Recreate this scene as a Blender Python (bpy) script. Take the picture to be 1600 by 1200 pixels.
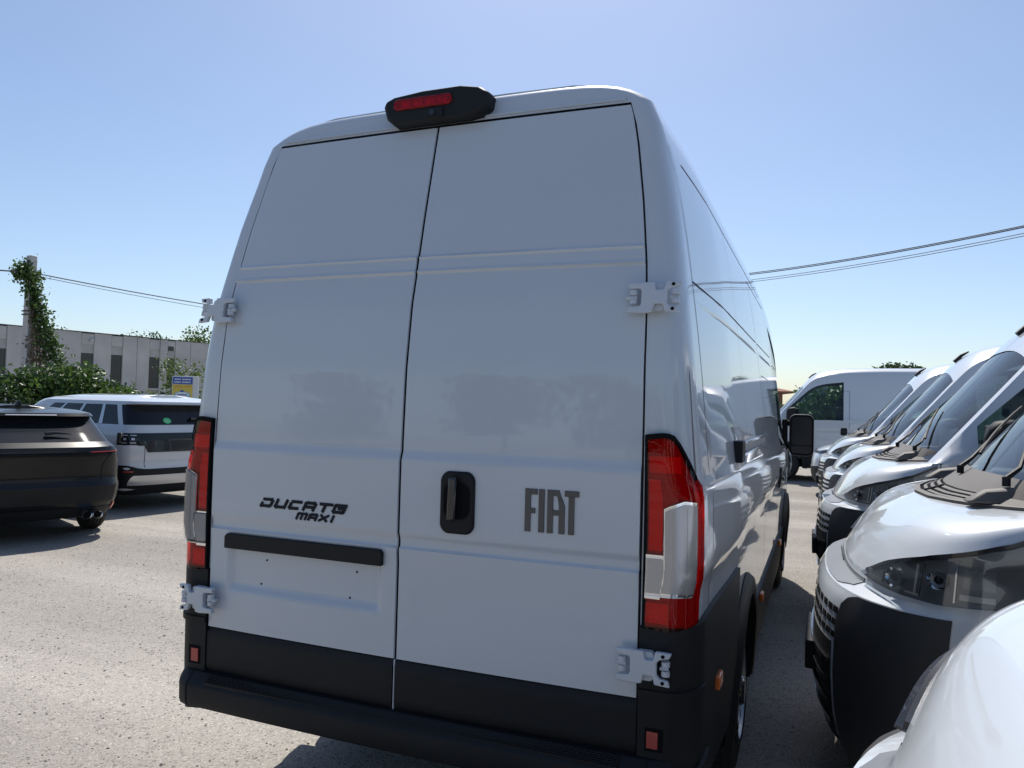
import bpy, bmesh, math, random
import numpy as np
from mathutils import Vector, Matrix
random.seed(7); np.random.seed(7)
for o in list(bpy.data.objects): bpy.data.objects.remove(o)
scene = bpy.context.scene
COL = scene.collection
R = math.radians

# ------------------------------------------------------------------ camera
CAM = Vector((1.3246, -2.3009, 1.627)); YAW, PITCH, ROLL, FPX = 0.3853, 0.0295, 0.0256, 1197.1
fw = Vector((-math.sin(YAW)*math.cos(PITCH), math.cos(YAW)*math.cos(PITCH), math.sin(PITCH)))
r0 = Vector((math.cos(YAW), math.sin(YAW), 0)); u0 = r0.cross(fw)
rr = math.cos(ROLL)*r0+math.sin(ROLL)*u0; uu = -math.sin(ROLL)*r0+math.cos(ROLL)*u0
cam = bpy.data.cameras.new('camera'); camo = bpy.data.objects.new('camera', cam); COL.objects.link(camo)
camo.matrix_world = Matrix(((rr.x, uu.x, -fw.x, CAM.x), (rr.y, uu.y, -fw.y, CAM.y), (rr.z, uu.z, -fw.z, CAM.z), (0, 0, 0, 1)))
cam.sensor_width = 36; cam.lens = 36*FPX/1600; cam.clip_start = 0.05; cam.clip_end = 2000
scene.camera = camo
scene.render.resolution_x, scene.render.resolution_y = 1024, 768

# ------------------------------------------------------------------ sky + sun
SUN_EL, SUN_AZ = 56.0, -19.0          # azimuth from +Y, positive to +X
w = bpy.data.worlds.new('World'); scene.world = w; w.use_nodes = True
nt = w.node_tree; nt.nodes.clear()
sky = nt.nodes.new('ShaderNodeTexSky'); sky.sky_type = 'NISHITA'; sky.sun_disc = False
sky.sun_elevation = R(SUN_EL); sky.sun_rotation = R(SUN_AZ)
sky.air_density = 0.95; sky.dust_density = 1.0; sky.ozone_density = 3.0; sky.altitude = 100
bg = nt.nodes.new('ShaderNodeBackground'); bg.inputs['Strength'].default_value = 0.115
ow = nt.nodes.new('ShaderNodeOutputWorld')
nt.links.new(sky.outputs[0], bg.inputs[0]); nt.links.new(bg.outputs[0], ow.inputs[0])
sl = bpy.data.lights.new('sun', 'SUN'); sl.energy = 4.8; sl.angle = R(0.53); sl.color = (1, .95, .87)
so = bpy.data.objects.new('sun', sl); COL.objects.link(so)
sd = Vector((math.sin(R(SUN_AZ))*math.cos(R(SUN_EL)), math.cos(R(SUN_AZ))*math.cos(R(SUN_EL)), math.sin(R(SUN_EL))))
so.rotation_euler = sd.to_track_quat('Z', 'Y').to_euler()
vs = scene.view_settings
vs.view_transform = 'Standard'; vs.look = 'None'; vs.exposure = 0.22; vs.gamma = 1; vs.use_curve_mapping = False

# ------------------------------------------------------------------ materials
def mat(name, col, rough=.5, metal=0, coat=0, coat_r=.03, spec=.5, bump=None, var=None, trans=0):
    m = bpy.data.materials.new(name); m.use_nodes = True
    n = m.node_tree.nodes; l = m.node_tree.links; b = n['Principled BSDF']
    b.inputs['Base Color'].default_value = (*col, 1); b.inputs['Roughness'].default_value = rough
    b.inputs['Metallic'].default_value = metal; b.inputs['Coat Weight'].default_value = coat
    b.inputs['Coat Roughness'].default_value = coat_r; b.inputs['Specular IOR Level'].default_value = spec
    tc = n.new('ShaderNodeTexCoord')
    if var:      # (scale, amount): slow tone variation
        nz = n.new('ShaderNodeTexNoise'); nz.inputs['Scale'].default_value = var[0]; nz.inputs['Detail'].default_value = 6
        l.new(tc.outputs['Object'], nz.inputs['Vector'])
        mp = n.new('ShaderNodeMapRange'); mp.inputs[1].default_value = .3; mp.inputs[2].default_value = .7
        mp.inputs[3].default_value = 1-var[1]; mp.inputs[4].default_value = 1+var[1]
        l.new(nz.outputs[0], mp.inputs[0])
        mx = n.new('ShaderNodeVectorMath'); mx.operation = 'SCALE'; mx.inputs[0].default_value = col
        l.new(mp.outputs[0], mx.inputs['Scale']); l.new(mx.outputs[0], b.inputs['Base Color'])
    if bump:     # (scale, strength, distance)
        nb = n.new('ShaderNodeTexNoise'); nb.inputs['Scale'].default_value = bump[0]; nb.inputs['Detail'].default_value = 3
        l.new(tc.outputs['Object'], nb.inputs['Vector'])
        bp = n.new('ShaderNodeBump'); bp.inputs['Strength'].default_value = bump[1]; bp.inputs['Distance'].default_value = bump[2]
        l.new(nb.outputs[0], bp.inputs['Height']); l.new(bp.outputs[0], b.inputs['Normal'])
    return m

def glassmat(name, tint, gloss_r=.01, ior=1.5, boost=0.0):
    m = bpy.data.materials.new(name); m.use_nodes = True
    n = m.node_tree.nodes; l = m.node_tree.links; n.remove(n['Principled BSDF'])
    o = n['Material Output']; t = n.new('ShaderNodeBsdfTransparent'); t.inputs[0].default_value = (*tint, 1)
    g = n.new('ShaderNodeBsdfGlossy'); g.inputs['Roughness'].default_value = gloss_r
    f = n.new('ShaderNodeFresnel'); f.inputs[0].default_value = ior
    a = n.new('ShaderNodeMath'); a.operation = 'ADD'; a.inputs[1].default_value = boost; a.use_clamp = True
    mx = n.new('ShaderNodeMixShader')
    l.new(f.outputs[0], a.inputs[0]); l.new(a.outputs[0], mx.inputs[0]); l.new(t.outputs[0], mx.inputs[1]); l.new(g.outputs[0], mx.inputs[2])
    l.new(mx.outputs[0], o.inputs[0])
    return m

M = {}
M['white'] = mat('white_paint', (.555, .595, .64), .38, coat=1, coat_r=.03, var=(1.3, .02), bump=(1.4, .025, .02))
M['white2'] = mat('white_hinge_paint', (.58, .61, .65), .42, coat=.4, coat_r=.15)
M['black'] = mat('black_plastic', (.011, .012, .014), .6, spec=.3, bump=(420, .25, .002), var=(3, .15))
M['sunblack'] = mat('sunlit_black_plastic', (.034, .034, .036), .55, bump=(420, .25, .002), var=(3, .12))  # black plastic with a lighter colour for the sun it catches
M['blackg'] = mat('black_gloss', (.012, .012, .014), .2, coat=.6)
M['void'] = mat('dark_gap', (.008, .008, .009), .8, spec=.1)
M['greyp'] = mat('grey_cowl_plastic', (.085, .078, .073), .6, bump=(500, .2, .002), var=(4, .12))
M['greypanel'] = mat('grey_panel', (.17, .18, .20), .4, var=(5, .06))
M['rubber'] = mat('rubber', (.018, .018, .018), .75, bump=(90, .3, .004), var=(6, .2))
M['steel'] = mat('silver_wheel_paint', (.48, .49, .50), .35, metal=.6)
M['chrome'] = mat('chrome', (.85, .86, .88), .06, metal=1)
M['darkchrome'] = mat('dark_satin_metal', (.10, .105, .115), .32, metal=.85)
M['badge'] = mat('dark_badge', (.012, .015, .022), .55, spec=.2)
M['redin'] = mat('red_reflector_inner', (.98, .14, .13), .45, bump=(60, .8, .01))
M['redin2'] = mat('deep_red_inner', (.50, .03, .03), .35, bump=(40, .8, .01))
M['redlens'] = glassmat('red_lens', (.98, .055, .05), .02)
M['clrin'] = mat('lamp_silver_inner', (.64, .63, .65), .28, metal=.45, bump=(30, .12, .006))
M['clrlens'] = glassmat('clear_lens', (.93, .94, .95), .01)
M['headlens'] = glassmat('headlamp_lens', (.80, .83, .85), .01, 1.5, .05)
M['headin'] = mat('headlamp_dark_bowl', (.24, .25, .265), .3, metal=.5)
M['headmid'] = mat('headlamp_grey_reflector', (.34, .35, .37), .25, metal=.5)
M['glass'] = glassmat('tinted_window_glass', (.52, .62, .58), .005, 1.52)
M['wind'] = glassmat('windscreen_glass', (.72, .79, .80), .005, 1.5, .02)
M['privacy'] = mat('privacy_glass', (.012, .014, .017), .04, spec=.35)
M['dash'] = mat('dashboard_plastic', (.045, .046, .05), .6)
M['seat'] = mat('seat_fabric', (.05, .05, .055), .9)
M['paper'] = mat('paper', (.80, .80, .74), .7)
M['orange'] = mat('orange_reflector', (.70, .15, .02), .25, coat=.6)
M['reflred'] = mat('red_reflector', (.42, .045, .035), .3, coat=.5)
M['mirror'] = mat('dark_mirror', (.016, .02, .028), .16, spec=.35)  # mirror glass in one dark even colour
M['carblack'] = mat('black_car_paint', (.006, .006, .007), .3, coat=.35, coat_r=.02, spec=.2)
M['carwhite'] = mat('white_car_paint', (.62, .63, .64), .35, coat=1, coat_r=.02)
M['silver'] = mat('silver_trim', (.55, .56, .58), .3, metal=.7)
M['green'] = mat('green_sticker', (.10, .62, .22), .5)
M['stickerw'] = mat('white_sticker', (.75, .78, .75), .5)

# ------------------------------------------------------------------ mesh helpers
def link(o, parent=None, loc=None):
    COL.objects.link(o)
    if parent is not None: o.parent = parent
    if loc is not None: o.location = loc
    return o
def mk(name, V, F, m, parent=None, smooth=True, angle=38, bevel=0, merge=0, mats=None, midx=None, solid=0, recalc=False):
    me = bpy.data.meshes.new(name)
    me.from_pydata([tuple(map(float, v)) for v in V], [], [tuple(int(i) for i in f) for f in F])
    if merge or recalc:
        bm = bmesh.new(); bm.from_mesh(me)
        if merge: bmesh.ops.remove_doubles(bm, verts=bm.verts, dist=merge)
        if merge: bmesh.ops.dissolve_degenerate(bm, edges=bm.edges, dist=1e-5)
        if recalc: bmesh.ops.recalc_face_normals(bm, faces=bm.faces)
        bm.to_mesh(me); bm.free()
    me.validate()
    for x in (mats or [m]): me.materials.append(x)
    if midx is not None and len(midx) == len(me.polygons):
        me.polygons.foreach_set('material_index', midx)
    if smooth and len(me.polygons):
        me.polygons.foreach_set('use_smooth', [True]*len(me.polygons)); me.set_sharp_from_angle(angle=R(angle))
    me.update()
    o = bpy.data.objects.new(name, me); link(o, parent)
    if solid:
        md = o.modifiers.new('solid', 'SOLIDIFY'); md.thickness = solid; md.offset = -1
    if bevel:
        md = o.modifiers.new('bevel', 'BEVEL'); md.width = bevel; md.segments = 2; md.limit_method = 'ANGLE'; md.angle_limit = R(40); md.harden_normals = False
    return o
def thing(name, label, cat, loc=(0, 0, 0), rz=0, group=None, scale=1):
    o = bpy.data.objects.new(name, None); link(o); o.location = loc; o.rotation_euler = (0, 0, rz); o.scale = (scale,)*3
    o.empty_display_size = .2
    return tag(o, label, cat, group)
def tag(o, label, cat, group=None, kind=None):
    if label: o['label'] = label
    if cat: o['category'] = cat
    if group: o['group'] = group
    if kind: o['kind'] = kind
    return o
def gfaces(nr, nc, base=0, flip=False, wrap=False):
    F = []
    for i in range(nr-1):
        for j in range(nc if wrap else nc-1):
            k = (j+1) % nc
            f = (base+i*nc+j, base+i*nc+k, base+(i+1)*nc+k, base+(i+1)*nc+j)
            F.append(f[::-1] if flip else f)
    return F
def join(*parts):
    V, F = [], []
    for v, f in parts:
        b = len(V); V += list(v); F += [tuple(i+b for i in q) for q in f]
    return V, F
def mirx(vf):
    V, F = vf
    return [(-v[0], v[1], v[2]) for v in V], [tuple(reversed(f)) for f in F]
def box(x0, x1, y0, y1, z0, z1):
    V = [(x, y, z) for x in (x0, x1) for y in (y0, y1) for z in (z0, z1)]
    return V, [(0, 1, 3, 2), (4, 6, 7, 5), (0, 4, 5, 1), (2, 3, 7, 6), (0, 2, 6, 4), (1, 5, 7, 3)]
def tube(path, rad, n=8, cap=True):
    P = [Vector(p) for p in path]; V, F = [], []
    rads = rad if isinstance(rad, (list, tuple)) else [rad]*len(P)
    for i, p in enumerate(P):
        t = (P[min(i+1, len(P)-1)]-P[max(i-1, 0)]).normalized()
        a = t.cross(Vector((0, 0, 1)))
        if a.length < .05: a = t.cross(Vector((1, 0, 0)))
        a.normalize(); b = t.cross(a)
        for k in range(n):
            q = 2*math.pi*k/n
            V.append(p+(a*math.cos(q)+b*math.sin(q))*rads[i])
    F = gfaces(len(P), n, wrap=True)
    if cap: F += [tuple(range(n)), tuple(range(len(V)-n, len(V)))[::-1]]
    return V, F
def lathe(prof, n=40, axis='x'):     # prof: (axial, radius)
    V = []
    for a, r in prof:
        for k in range(n):
            q = 2*math.pi*k/n
            V.append((a, r*math.cos(q), r*math.sin(q)))
    return V, gfaces(len(prof), n, wrap=True)
def prism(poly, fn, h0, h1):
    n = len(poly)
    V = [fn(u, v, h0) for u, v in poly]+[fn(u, v, h1) for u, v in poly]
    F = [tuple(range(n))[::-1], tuple(range(n, 2*n))]+[(i, (i+1) % n, n+(i+1) % n, n+i) for i in range(n)]
    return V, F
def rrect(x0, x1, z0, z1, r, n=5):
    P = []
    for cx, cz, a0 in ((x1-r, z1-r, 0), (x0+r, z1-r, 90), (x0+r, z0+r, 180), (x1-r, z0+r, 270)):
        for k in range(n+1):
            a = R(a0+90*k/n); P.append((cx+r*math.cos(a), cz+r*math.sin(a)))
    return P
def lerp(a, b, t): return a+(b-a)*t
def ip(x, xs, ys): return float(np.interp(x, xs, ys))
def sstep(x, a, b):
    t = min(1, max(0, (x-a)/(b-a))); return t*t*(3-2*t)
def copytree(o, parent=None):
    c = o.copy(); COL.objects.link(c); c.parent = parent
    for ch in list(o.children): copytree(ch, c)
    return c

# ------------------------------------------------------------------ van geometry (local: rear y=0, front y=L, x right)
class VanShape:
    N = 2.6
    def __init__(s, L, H, wb):
        s.L, s.H = L, H; s.df = .948; s.dr = .948+wb
        if H > 2.7: zc = ([.56, .60, .70, 1.32, 1.5, 1.65, 1.9, 2.3, 2.8, 3.2, 9], [1.26, 1.30, 1.41, 2.12, 2.32, 2.45, 2.60, 2.71, 2.75, H, H])
        else: zc = ([.56, .60, .70, 1.32, 1.5, 1.65, 1.85, 2.2, 2.6, 9], [1.26, 1.30, 1.41, 2.12, 2.32, 2.42, 2.475, 2.51, H, H])
        s._x = np.linspace(.5, 9, 2000); y = np.interp(s._x, *zc)
        k = np.hanning(45); k /= k.sum(); yy = np.convolve(np.pad(y, 22, 'edge'), k, 'valid')
        wgt = np.clip((s._x-1.1)/.2, 0, 1); s._z = y*(1-wgt)+yy*wgt
    def w(s, z):
        if z <= 1.3: return ip(z, [.2, .35, .6, .95, 1.085, 1.135, 1.3], [.965, .985, 1.003, 1.010, 1.012, 1.024, 1.023])
        t = (z-1.3)/(s.H-1.3)
        return ip(t, [0, .055, .09, .2, .3, .4, .5, .6, .7, .78, .85, .9, .935, 1], [1.023, 1.021, 1.006, .992, .979, .963, .945, .926, .902, .878, .852, .829, .806, .72])
    def tap(s, y): return .022*(1-sstep(y, .12, 1.0))
    def yr(s, z):
        zz = z if z < 1.4 else 1.4+(z-1.4)*(1.36/(s.H-1.4))
        xs = [0, 1.5, 1.75, 1.97, 2.1, 2.3, 2.65, 2.76]; ys = [0, .0, .010, .036, .066, .11, .195, .225]
        return ip(zz, xs, ys)
    def xd(s, z):
        zz = z if z < 1.4 else 1.4+(z-1.4)*(1.36/(s.H-1.4))
        return ip(zz, [.4, 1.5, 1.95, 2.1, 2.3, 2.5, 2.6, 2.64, 2.657], [.826, .828, .823, .812, .789, .758, .738, .728, .718])
    def zdt(s): return 1.4+(2.657-1.4)*(s.H-1.4)/1.36
    # lower surface: sp 0..1 nose, 1..2 side, 2..3 rear corner
    def front(s, z): return ip(z, [.2, .3, .42, .58, .75, .88, .925, .955, 1.0, 1.1, 1.2, 1.3], [.12, .04, .01, 0, .005, .02, .045, .13, .145, .165, .19, .22])
    def LS(s, sp, z, off=0.0):
        if off:
            e = 1e-3
            p = s.LS(sp, z); a = s.LS(min(sp+e, 3), z)-s.LS(max(sp-e, 0), z); b = s.LS(sp, z+e)-s.LS(sp, z-e)
            n = b.cross(a)
            if n.length < 1e-12: n = Vector((1, 0, 0))
            n.normalize(); return p+n*off
        W = s.w(z)
        if sp <= 1:
            a = R(90*sp); n = s.N; f = s.front(z); Dn = .62-f
            return Vector((W*max(0, math.sin(a))**(2/n), s.L-(f+Dn*(1-max(0, math.cos(a))**(2/n))), z))
        yend = s.yr(z)+.13
        if sp <= 2:
            yy = lerp(s.L-.62, yend, sp-1); return Vector((W-s.tap(yy), yy, z))
        W -= s.tap(yend)
        c = sp-2; Rx, Ry = .09, .13
        if c < .6:
            q = R(90*c/.6); return Vector((W-Rx*(1-math.cos(q)), s.yr(z)+Ry*(1-math.sin(q)), z))
        return Vector((lerp(W-Rx, s.xd(z), (c-.6)/.4), s.yr(z), z))
    def sp_d(s, d): return 1+(d-.62)/(s.L-.62-.13)
    def lip(s, sp):
        t = sp if sp <= 1 else 1+(sp-1)*(s.L-.75)      # 1..1.2 covers d .62-.82
        f = lambda q: ip(q, [0, .30, .38, .46, .56, .72, .89, 1, 1.07, 1.14, 1.20], [.99, .995, 1.015, 1.06, 1.095, 1.135, 1.17, 1.205, 1.24, 1.28, 1.30])
        if t > 1.19: return 1.30
        return sum(f(t+k*.03)*w_ for k, w_ in ((-2, 1), (-1, 2), (0, 3), (1, 2), (2, 1)))/9
    def zb(s, sp):
        p = s.LS(sp, .5); d = s.L-p.y; base = .24 if sp < 1 else .30
        if sp > 1.85: base = .52
        for dw in (s.df, s.dr):
            r = .445
            if abs(d-dw) < r: base = max(base, .36+math.sqrt(max(0, r*r-(d-dw)**2)))
        return base
    def patch(s, sps, zlo, zhi, off, nz=6, skirt=.012, side=1):
        V = []; sps = list(sps)
        for sp in sps:
            a, b = zlo(sp), zhi(sp)
            row = [s.LS(sp, lerp(a, b, k/nz), off) for k in range(nz+1)]
            V += [s.LS(sp, a, off-skirt)]+row+[s.LS(sp, b, off-skirt)]
        nc = nz+3
        V = [s.LS(sps[0], lerp(zlo(sps[0]), zhi(sps[0]), min(1, max(0, (k-1)/nz))), off-skirt) for k in range(nc)]+V
        V += [s.LS(sps[-1], lerp(zlo(sps[-1]), zhi(sps[-1]), min(1, max(0, (k-1)/nz))), off-skirt) for k in range(nc)]
        F = gfaces(len(sps)+2, nc)
        vf = (V, F)
        return vf if side > 0 else mirx(vf)
    def ribbon(s, pts, wid, off, side=1):   # pts: (sp,z) list on lower/side; flat strip
        V = []
        for i, (sp, z) in enumerate(pts):
            p = s.SS(sp, z, off); q = s.SS(*pts[min(i+1, len(pts)-1)], off)-s.SS(*pts[max(i-1, 0)], off)
            nrm = s.SS(sp, z, off+.01)-p; t = q.cross(nrm).normalized()*wid/2
            V += [p-t, p+t]
        F = [(2*i, 2*i+1, 2*i+3, 2*i+2) for i in range(len(pts)-1)]
        return (V, F) if side > 0 else mirx((V, F))
    def SS(s, y, z, off=0):   # side surface by y (local), outward ~ +x
        e = .01; n = Vector((1, 0, -(s.w(z+e)-s.w(z-e))/(2*e))).normalized()
        return Vector((s.w(z)-s.tap(y), y, z))+n*off
    # upper
    def zc(s, d): return float(np.interp(d, s._x, s._z))
    def drop(s, d): return ip(d, [.6, .9, 1.3, 2.0, 3.0], [.17, .17, .15, .13, .10])
    def nn(s, d): return ip(d, [1.2, 1.4, 1.6, 2.1, 3.0], [2.3, 2.8, 3.6, 6, 8])
    def zk(s, d): return s.zc(d)-s.drop(d)
    def xk(s, d): return s.w(s.zk(d))-s.tap(s.L-d)-.075*(1-sstep(d, .9, 1.7))
    def side_pt(s, d, t):
        zk = s.zk(d); b = min(1.30, zk); z = lerp(b, zk, t)
        return Vector((s.w(z)-s.tap(s.L-d)-.075*(1-sstep(d, .9, 1.7))*t**1.5, s.L-d, z))
    def top_pt(s, d, q):
        zk = s.zk(d); x = s.xk(d)*(1-q)
        return Vector((x, s.L-d, zk+s.drop(d)*(1-(1-q)**s.nn(d))))
    def dw(s, x): return .68+.12*(x/.9)**2
    def roof_pt(s, d, x):
        xk = s.xk(d); q = 1-min(1, abs(x)/xk); p = s.top_pt(d, q); p.x = x; return p

TS = [0, .055, .075, .09, .12, .18, .26, .34, .42, .5, .58, .66, .74, .82, .88, .94, 1]
QS = [0, .03, .06, .1, .15, .22, .3, .4, .5, .62, .75, .88, 1]

def build_body(S, root, detail):
    """white shell with glazing openings"""
    L = S.L
    ds = {round(x, 4) for x in np.arange(.82, 2.7, .055)} | {round(x, 4) for x in np.arange(2.7, L-.2, .3)} | {.62, .66, .70, .74, .78}
    for dw in (S.df, S.dr):
        for a in np.linspace(-90, 90, 17): ds.add(round(dw+.445*math.sin(R(a)), 4))
    lastd = L-.13
    ds = sorted(x for x in ds if .62 <= x < lastd-.02)
    out = []
    for x in ds:
        if not out or x-out[-1] > .012: out.append(x)
    ds = out
    # lower band
    V, F = [], []
    sps = list(np.linspace(0, 1, 21)[:-1])+[S.sp_d(d) for d in ds]+[2+c for c in (0, .08, .16, .24, .32, .4, .5, .6, .75, .9, 1)]
    NR = 16
    for sp in sps:
        zb, zt = S.zb(sp), S.lip(sp); zm = min(1.05, zt-.1) if zt > 1.25 else lerp(zb, zt, .7)
        rows = list(np.linspace(zb, max(zb+.005, zm), 10))
        top = [1.085, 1.11, 1.135, 1.19, 1.25, 1.3] if zt > 1.29 else list(np.linspace(zm, zt, 7)[1:])
        if zt < 1.25:
            rows = list(np.linspace(zb, .88, 9))+[.905, .925, .94, .955]; top = list(np.linspace(.972, zt, 3))
        for z in rows+top: V.append(S.LS(sp, z))
    nr = 16; F = gfaces(len(sps), nr)
    side = (V, F)
    # hood
    V2, F2 = [], []
    hs = list(np.linspace(0, 1, 31))+[S.sp_d(d) for d in (.65, .69, .73, .77, .80)]
    nh = 15
    for i, sp in enumerate(hs):
        z = S.lip(sp); a = S.LS(sp, z); b = hood_rear(S, i/(len(hs)-1))
        ks = .55*sstep(a.x, .3, 1.0)
        c = Vector((lerp(a.x, b.x, lerp(.12, .04, ks)), lerp(a.y, b.y, lerp(.30, .10, ks)), lerp(a.z, b.z, lerp(.66, .97, ks))))
        for k in range(nh):
            t = k/(nh-1); t = t if ks < .5 else t; V2.append((a*(1-t)**2+c*2*t*(1-t)+b*t*t).lerp(a*(1-t)**3+c*3*t*(1-t)+b*t**3, ks))
    G2 = np.array([tuple(v) for v in V2]).reshape(len(hs), nh, 3)
    for it in range(14):
        N2 = G2.copy()
        N2[1:-1, 1:-1] = .5*G2[1:-1, 1:-1]+.125*(G2[2:, 1:-1]+G2[:-2, 1:-1]+G2[1:-1, 2:]+G2[1:-1, :-2])
        N2[0, 1:-1] = .5*G2[0, 1:-1]+.25*G2[1, 1:-1]+.125*(G2[0, 2:]+G2[0, :-2]); N2[0, :, 0] = 0
        G2 = N2
    V2 = [Vector(v) for v in G2.reshape(-1, 3)]
    F2 = gfaces(len(hs), nh)
    hood = (V2, F2)
    # upper
    us = [.57, .60, .63, .66, .69, .72, .75, .78]+[d for d in ds if d >= .815]
    NS, NQ = len(TS), len(QS)
    V3 = []
    for d in us: V3 += [S.side_pt(d, t) for t in TS]+[S.top_pt(d, q) for q in QS[1:]]
    nrow = NS+NQ-1
    # rear rings
    zdt = S.zdt(); dl = L-.14
    base = [S.side_pt(dl, t) for t in TS]+[S.top_pt(dl, q) for q in QS[1:]]
    door = []
    for i, p in enumerate(base):
        if i < NS: z = lerp(1.3, zdt, ((p.z-1.3)/(base[NS-1].z-1.3))**1.0) if p.z > 1.5 else p.z; door.append(Vector((S.xd(z), 0, z)))
        else: door.append(Vector((base[i].x/base[NS-1].x*S.xd(zdt), 0, zdt)))
    ncol = len(us)
    for c in (0, .08, .16, .24, .32, .4, .5, .6, .75, .9, 1):
        for p, dd in zip(base, door):
            bu = .015*(1-(dd.x/.83)**2)*(1 if p.z > S.H-.2 else 0); y = S.yr(min(p.z, S.H))-bu; ydr = S.yr(dd.z)-bu
            dirv = Vector((dd.x-p.x, 0, dd.z-p.z)); dist = dirv.length; dirv.normalize()
            rin = min(.09, .55*dist); ry = lerp(.13, .032, sstep(p.z, S.H-.3, S.H-.1))
            if c < .6:
                q = R(90*c/.6); P = Vector((p.x, y+ry*(1-math.sin(q)), p.z))+dirv*rin*(1-math.cos(q))
                P.y = lerp(P.y, ydr+ry*(1-math.sin(q)), c*.4)
            else:
                a = Vector((p.x, lerp(y, ydr, .24), p.z))+dirv*rin; P = a.lerp(Vector((dd.x, ydr, dd.z)), (c-.6)/.4)
            V3.append(P)
        ncol += 1
    F3 = []; Wf = []; Gf = []
    for i in range(ncol-1):
        for j in range(nrow-1):
            f = (i*nrow+j, i*nrow+j+1, (i+1)*nrow+j+1, (i+1)*nrow+j)
            d = .5*(us[i]+us[min(i+1, len(us)-1)]) if i < len(us)-1 else 99
            if d < 1.35 and j >= NS+1: Wf.append(f)
            elif 1.06 < d < 2.22 and .06 < .5*(TS[j]+TS[j+1] if j+1 < NS else 9) < .84: Gf.append(f)
            else: F3.append(f)
    upper = (V3, F3)
    half = join(side, hood, upper)
    body = join(half, mirx(half))
    o = mk('body', *body, M['white'], root, merge=.0006, angle=32, recalc=False)
    def sub(fs, push):
        ids = sorted({i for f in fs for i in f}); mp = {k: n for n, k in enumerate(ids)}
        return [V3[i]+push for i in ids], [tuple(mp[i] for i in f) for f in fs]
    wv, wf = sub(Wf, Vector((0, -.004, -.004)))
    mk('windscreen', *join((wv, wf), mirx((wv, wf))), M['wind'], root, merge=.0005)
    gv = sub(Gf, Vector((-.006, 0, 0)))
    mk('side_window', *gv, M['glass'], root); mk('side_window', *mirx(gv), M['glass'], root)
    return o

def hood_rear(S, f):
    # rear edge of bonnet from centre (f=0) to side (f=1)
    x = ip(f, [0, .25, .45, .6, .75, .88, 1], [0, .25, .46, .62, .76, .87, .955])
    d = ip(f, [0, .25, .45, .6, .75, .88, 1], [.43, .455, .52, .60, .68, .75, .81])
    z = ip(f, [0, .25, .45, .6, .75, .88, 1], [1.275, 1.275, 1.28, 1.285, 1.295, 1.305, 1.315])
    return Vector((x, S.L-d, z))

def build_cowl(S, root):
    def pt(f, v, up=0):
        a = hood_rear(S, abs(f)); x = a.x*.955; d = S.dw(x)
        b = S.roof_pt(d, x); b.z += .004; b.y = S.L-d
        p = a.lerp(b, v); p.z += -.018*math.sin(v*math.pi)+up
        if f < 0: p.x = -p.x
        return p
    fs = list(np.linspace(-.93, .93, 41))
    V = [pt(f, v, -.022) for f in fs for v in np.linspace(0, 1, 7)]
    mk('cowl_base', V, gfaces(len(fs), 7, flip=True), M['void'], root)
    def slat(v0, v1, f0, f1, mname='greyp', up=.006):
        fz = list(np.linspace(f0, f1, max(6, int((f1-f0)*24))))
        rows = []
        for f in fz: rows += [pt(f, v0, -.02), pt(f, v0, up), pt(f, v1, up), pt(f, v1, -.02)]
        V = rows; F = gfaces(len(fz), 4, flip=True)+[(0, 1, 2, 3), tuple(len(rows)-4+k for k in (3, 2, 1, 0))]
        return V, F
    mk('cowl_rim', *slat(0.0, .10, -.94, .94, up=.012), M['greyp'], root, angle=30)
    for v0 in (.17, .29, .41):
        for sg in (-1, 1):
            a, b = (.04, .66-.35*v0) if sg > 0 else (-.66+.35*v0, -.04)
            mk('cowl_slat', *slat(v0, v0+.06, a, b), M['greyp'], root, angle=30)
    for sg in (-1, 1):
        for k in range(7):
            f = sg*(.07+k*.075)
            if abs(f) > .56: continue
            a, b = pt(f, .06, -.004), pt(f, .5, -.004)
            mk('cowl_rib', *tube([a, a.lerp(b, .5), b], .007, 5), M['greyp'], root)
        a, b = (.56, .93) if sg > 0 else (-.93, -.56)
        mk('cowl_side_panel', *slat(.1, .52, a, b, up=.004), M['greyp'], root, angle=30)
    mk('cowl_panel', *slat(.52, 1.0, -.94, .94, up=.004), M['greyp'], root, angle=30)
    # hinge covers standing up from the cowl
    for sg in (-1, 1):
        c = pt(sg*.60, .30, 0)
        V = [c+Vector(v) for v in ((-.06, -.14, 0), (.05, -.16, 0), (.07, .10, 0), (-.04, .10, 0), (-.03, -.15, .075), (.02, -.16, .085), (.035, .03, .05), (-.01, .03, .05))]
        mk('hinge_cover', V, [(0, 3, 2, 1), (4, 5, 6, 7), (0, 1, 5, 4), (1, 2, 6, 5), (2, 3, 7, 6), (3, 0, 4, 7)], M['greyp'], root, bevel=.012)
    # wipers
    for x0, x1 in ((-.60, .02), (.10, .72)):
        xa = lerp(x0, x1, .55)
        p0 = S.roof_pt(S.dw(x0)+.02, x0); p0.z += -.012; p0.y += .07
        p1 = S.roof_pt(S.dw(xa)+.15, xa); p1.z += .022
        arm = mk('wiper_arm', *tube([p0, p0+Vector((.03, -.05, .040)), p1], [.011, .009, .006], 6), M['black'], root)
        bl = [S.roof_pt(S.dw(lerp(x0+.06, x1, k/6))+lerp(.05, .26, k/6), lerp(x0+.06, x1, k/6))+Vector((0, .012, .016)) for k in range(7)]
        mk('wiper_blade', *tube(bl, .008, 5), M['black'], arm)
        mk('wiper_hub', *tube([p0+Vector((0, 0, -.03)), p0+Vector((0, 0, .006))], .015, 10), M['black'], arm)

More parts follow.
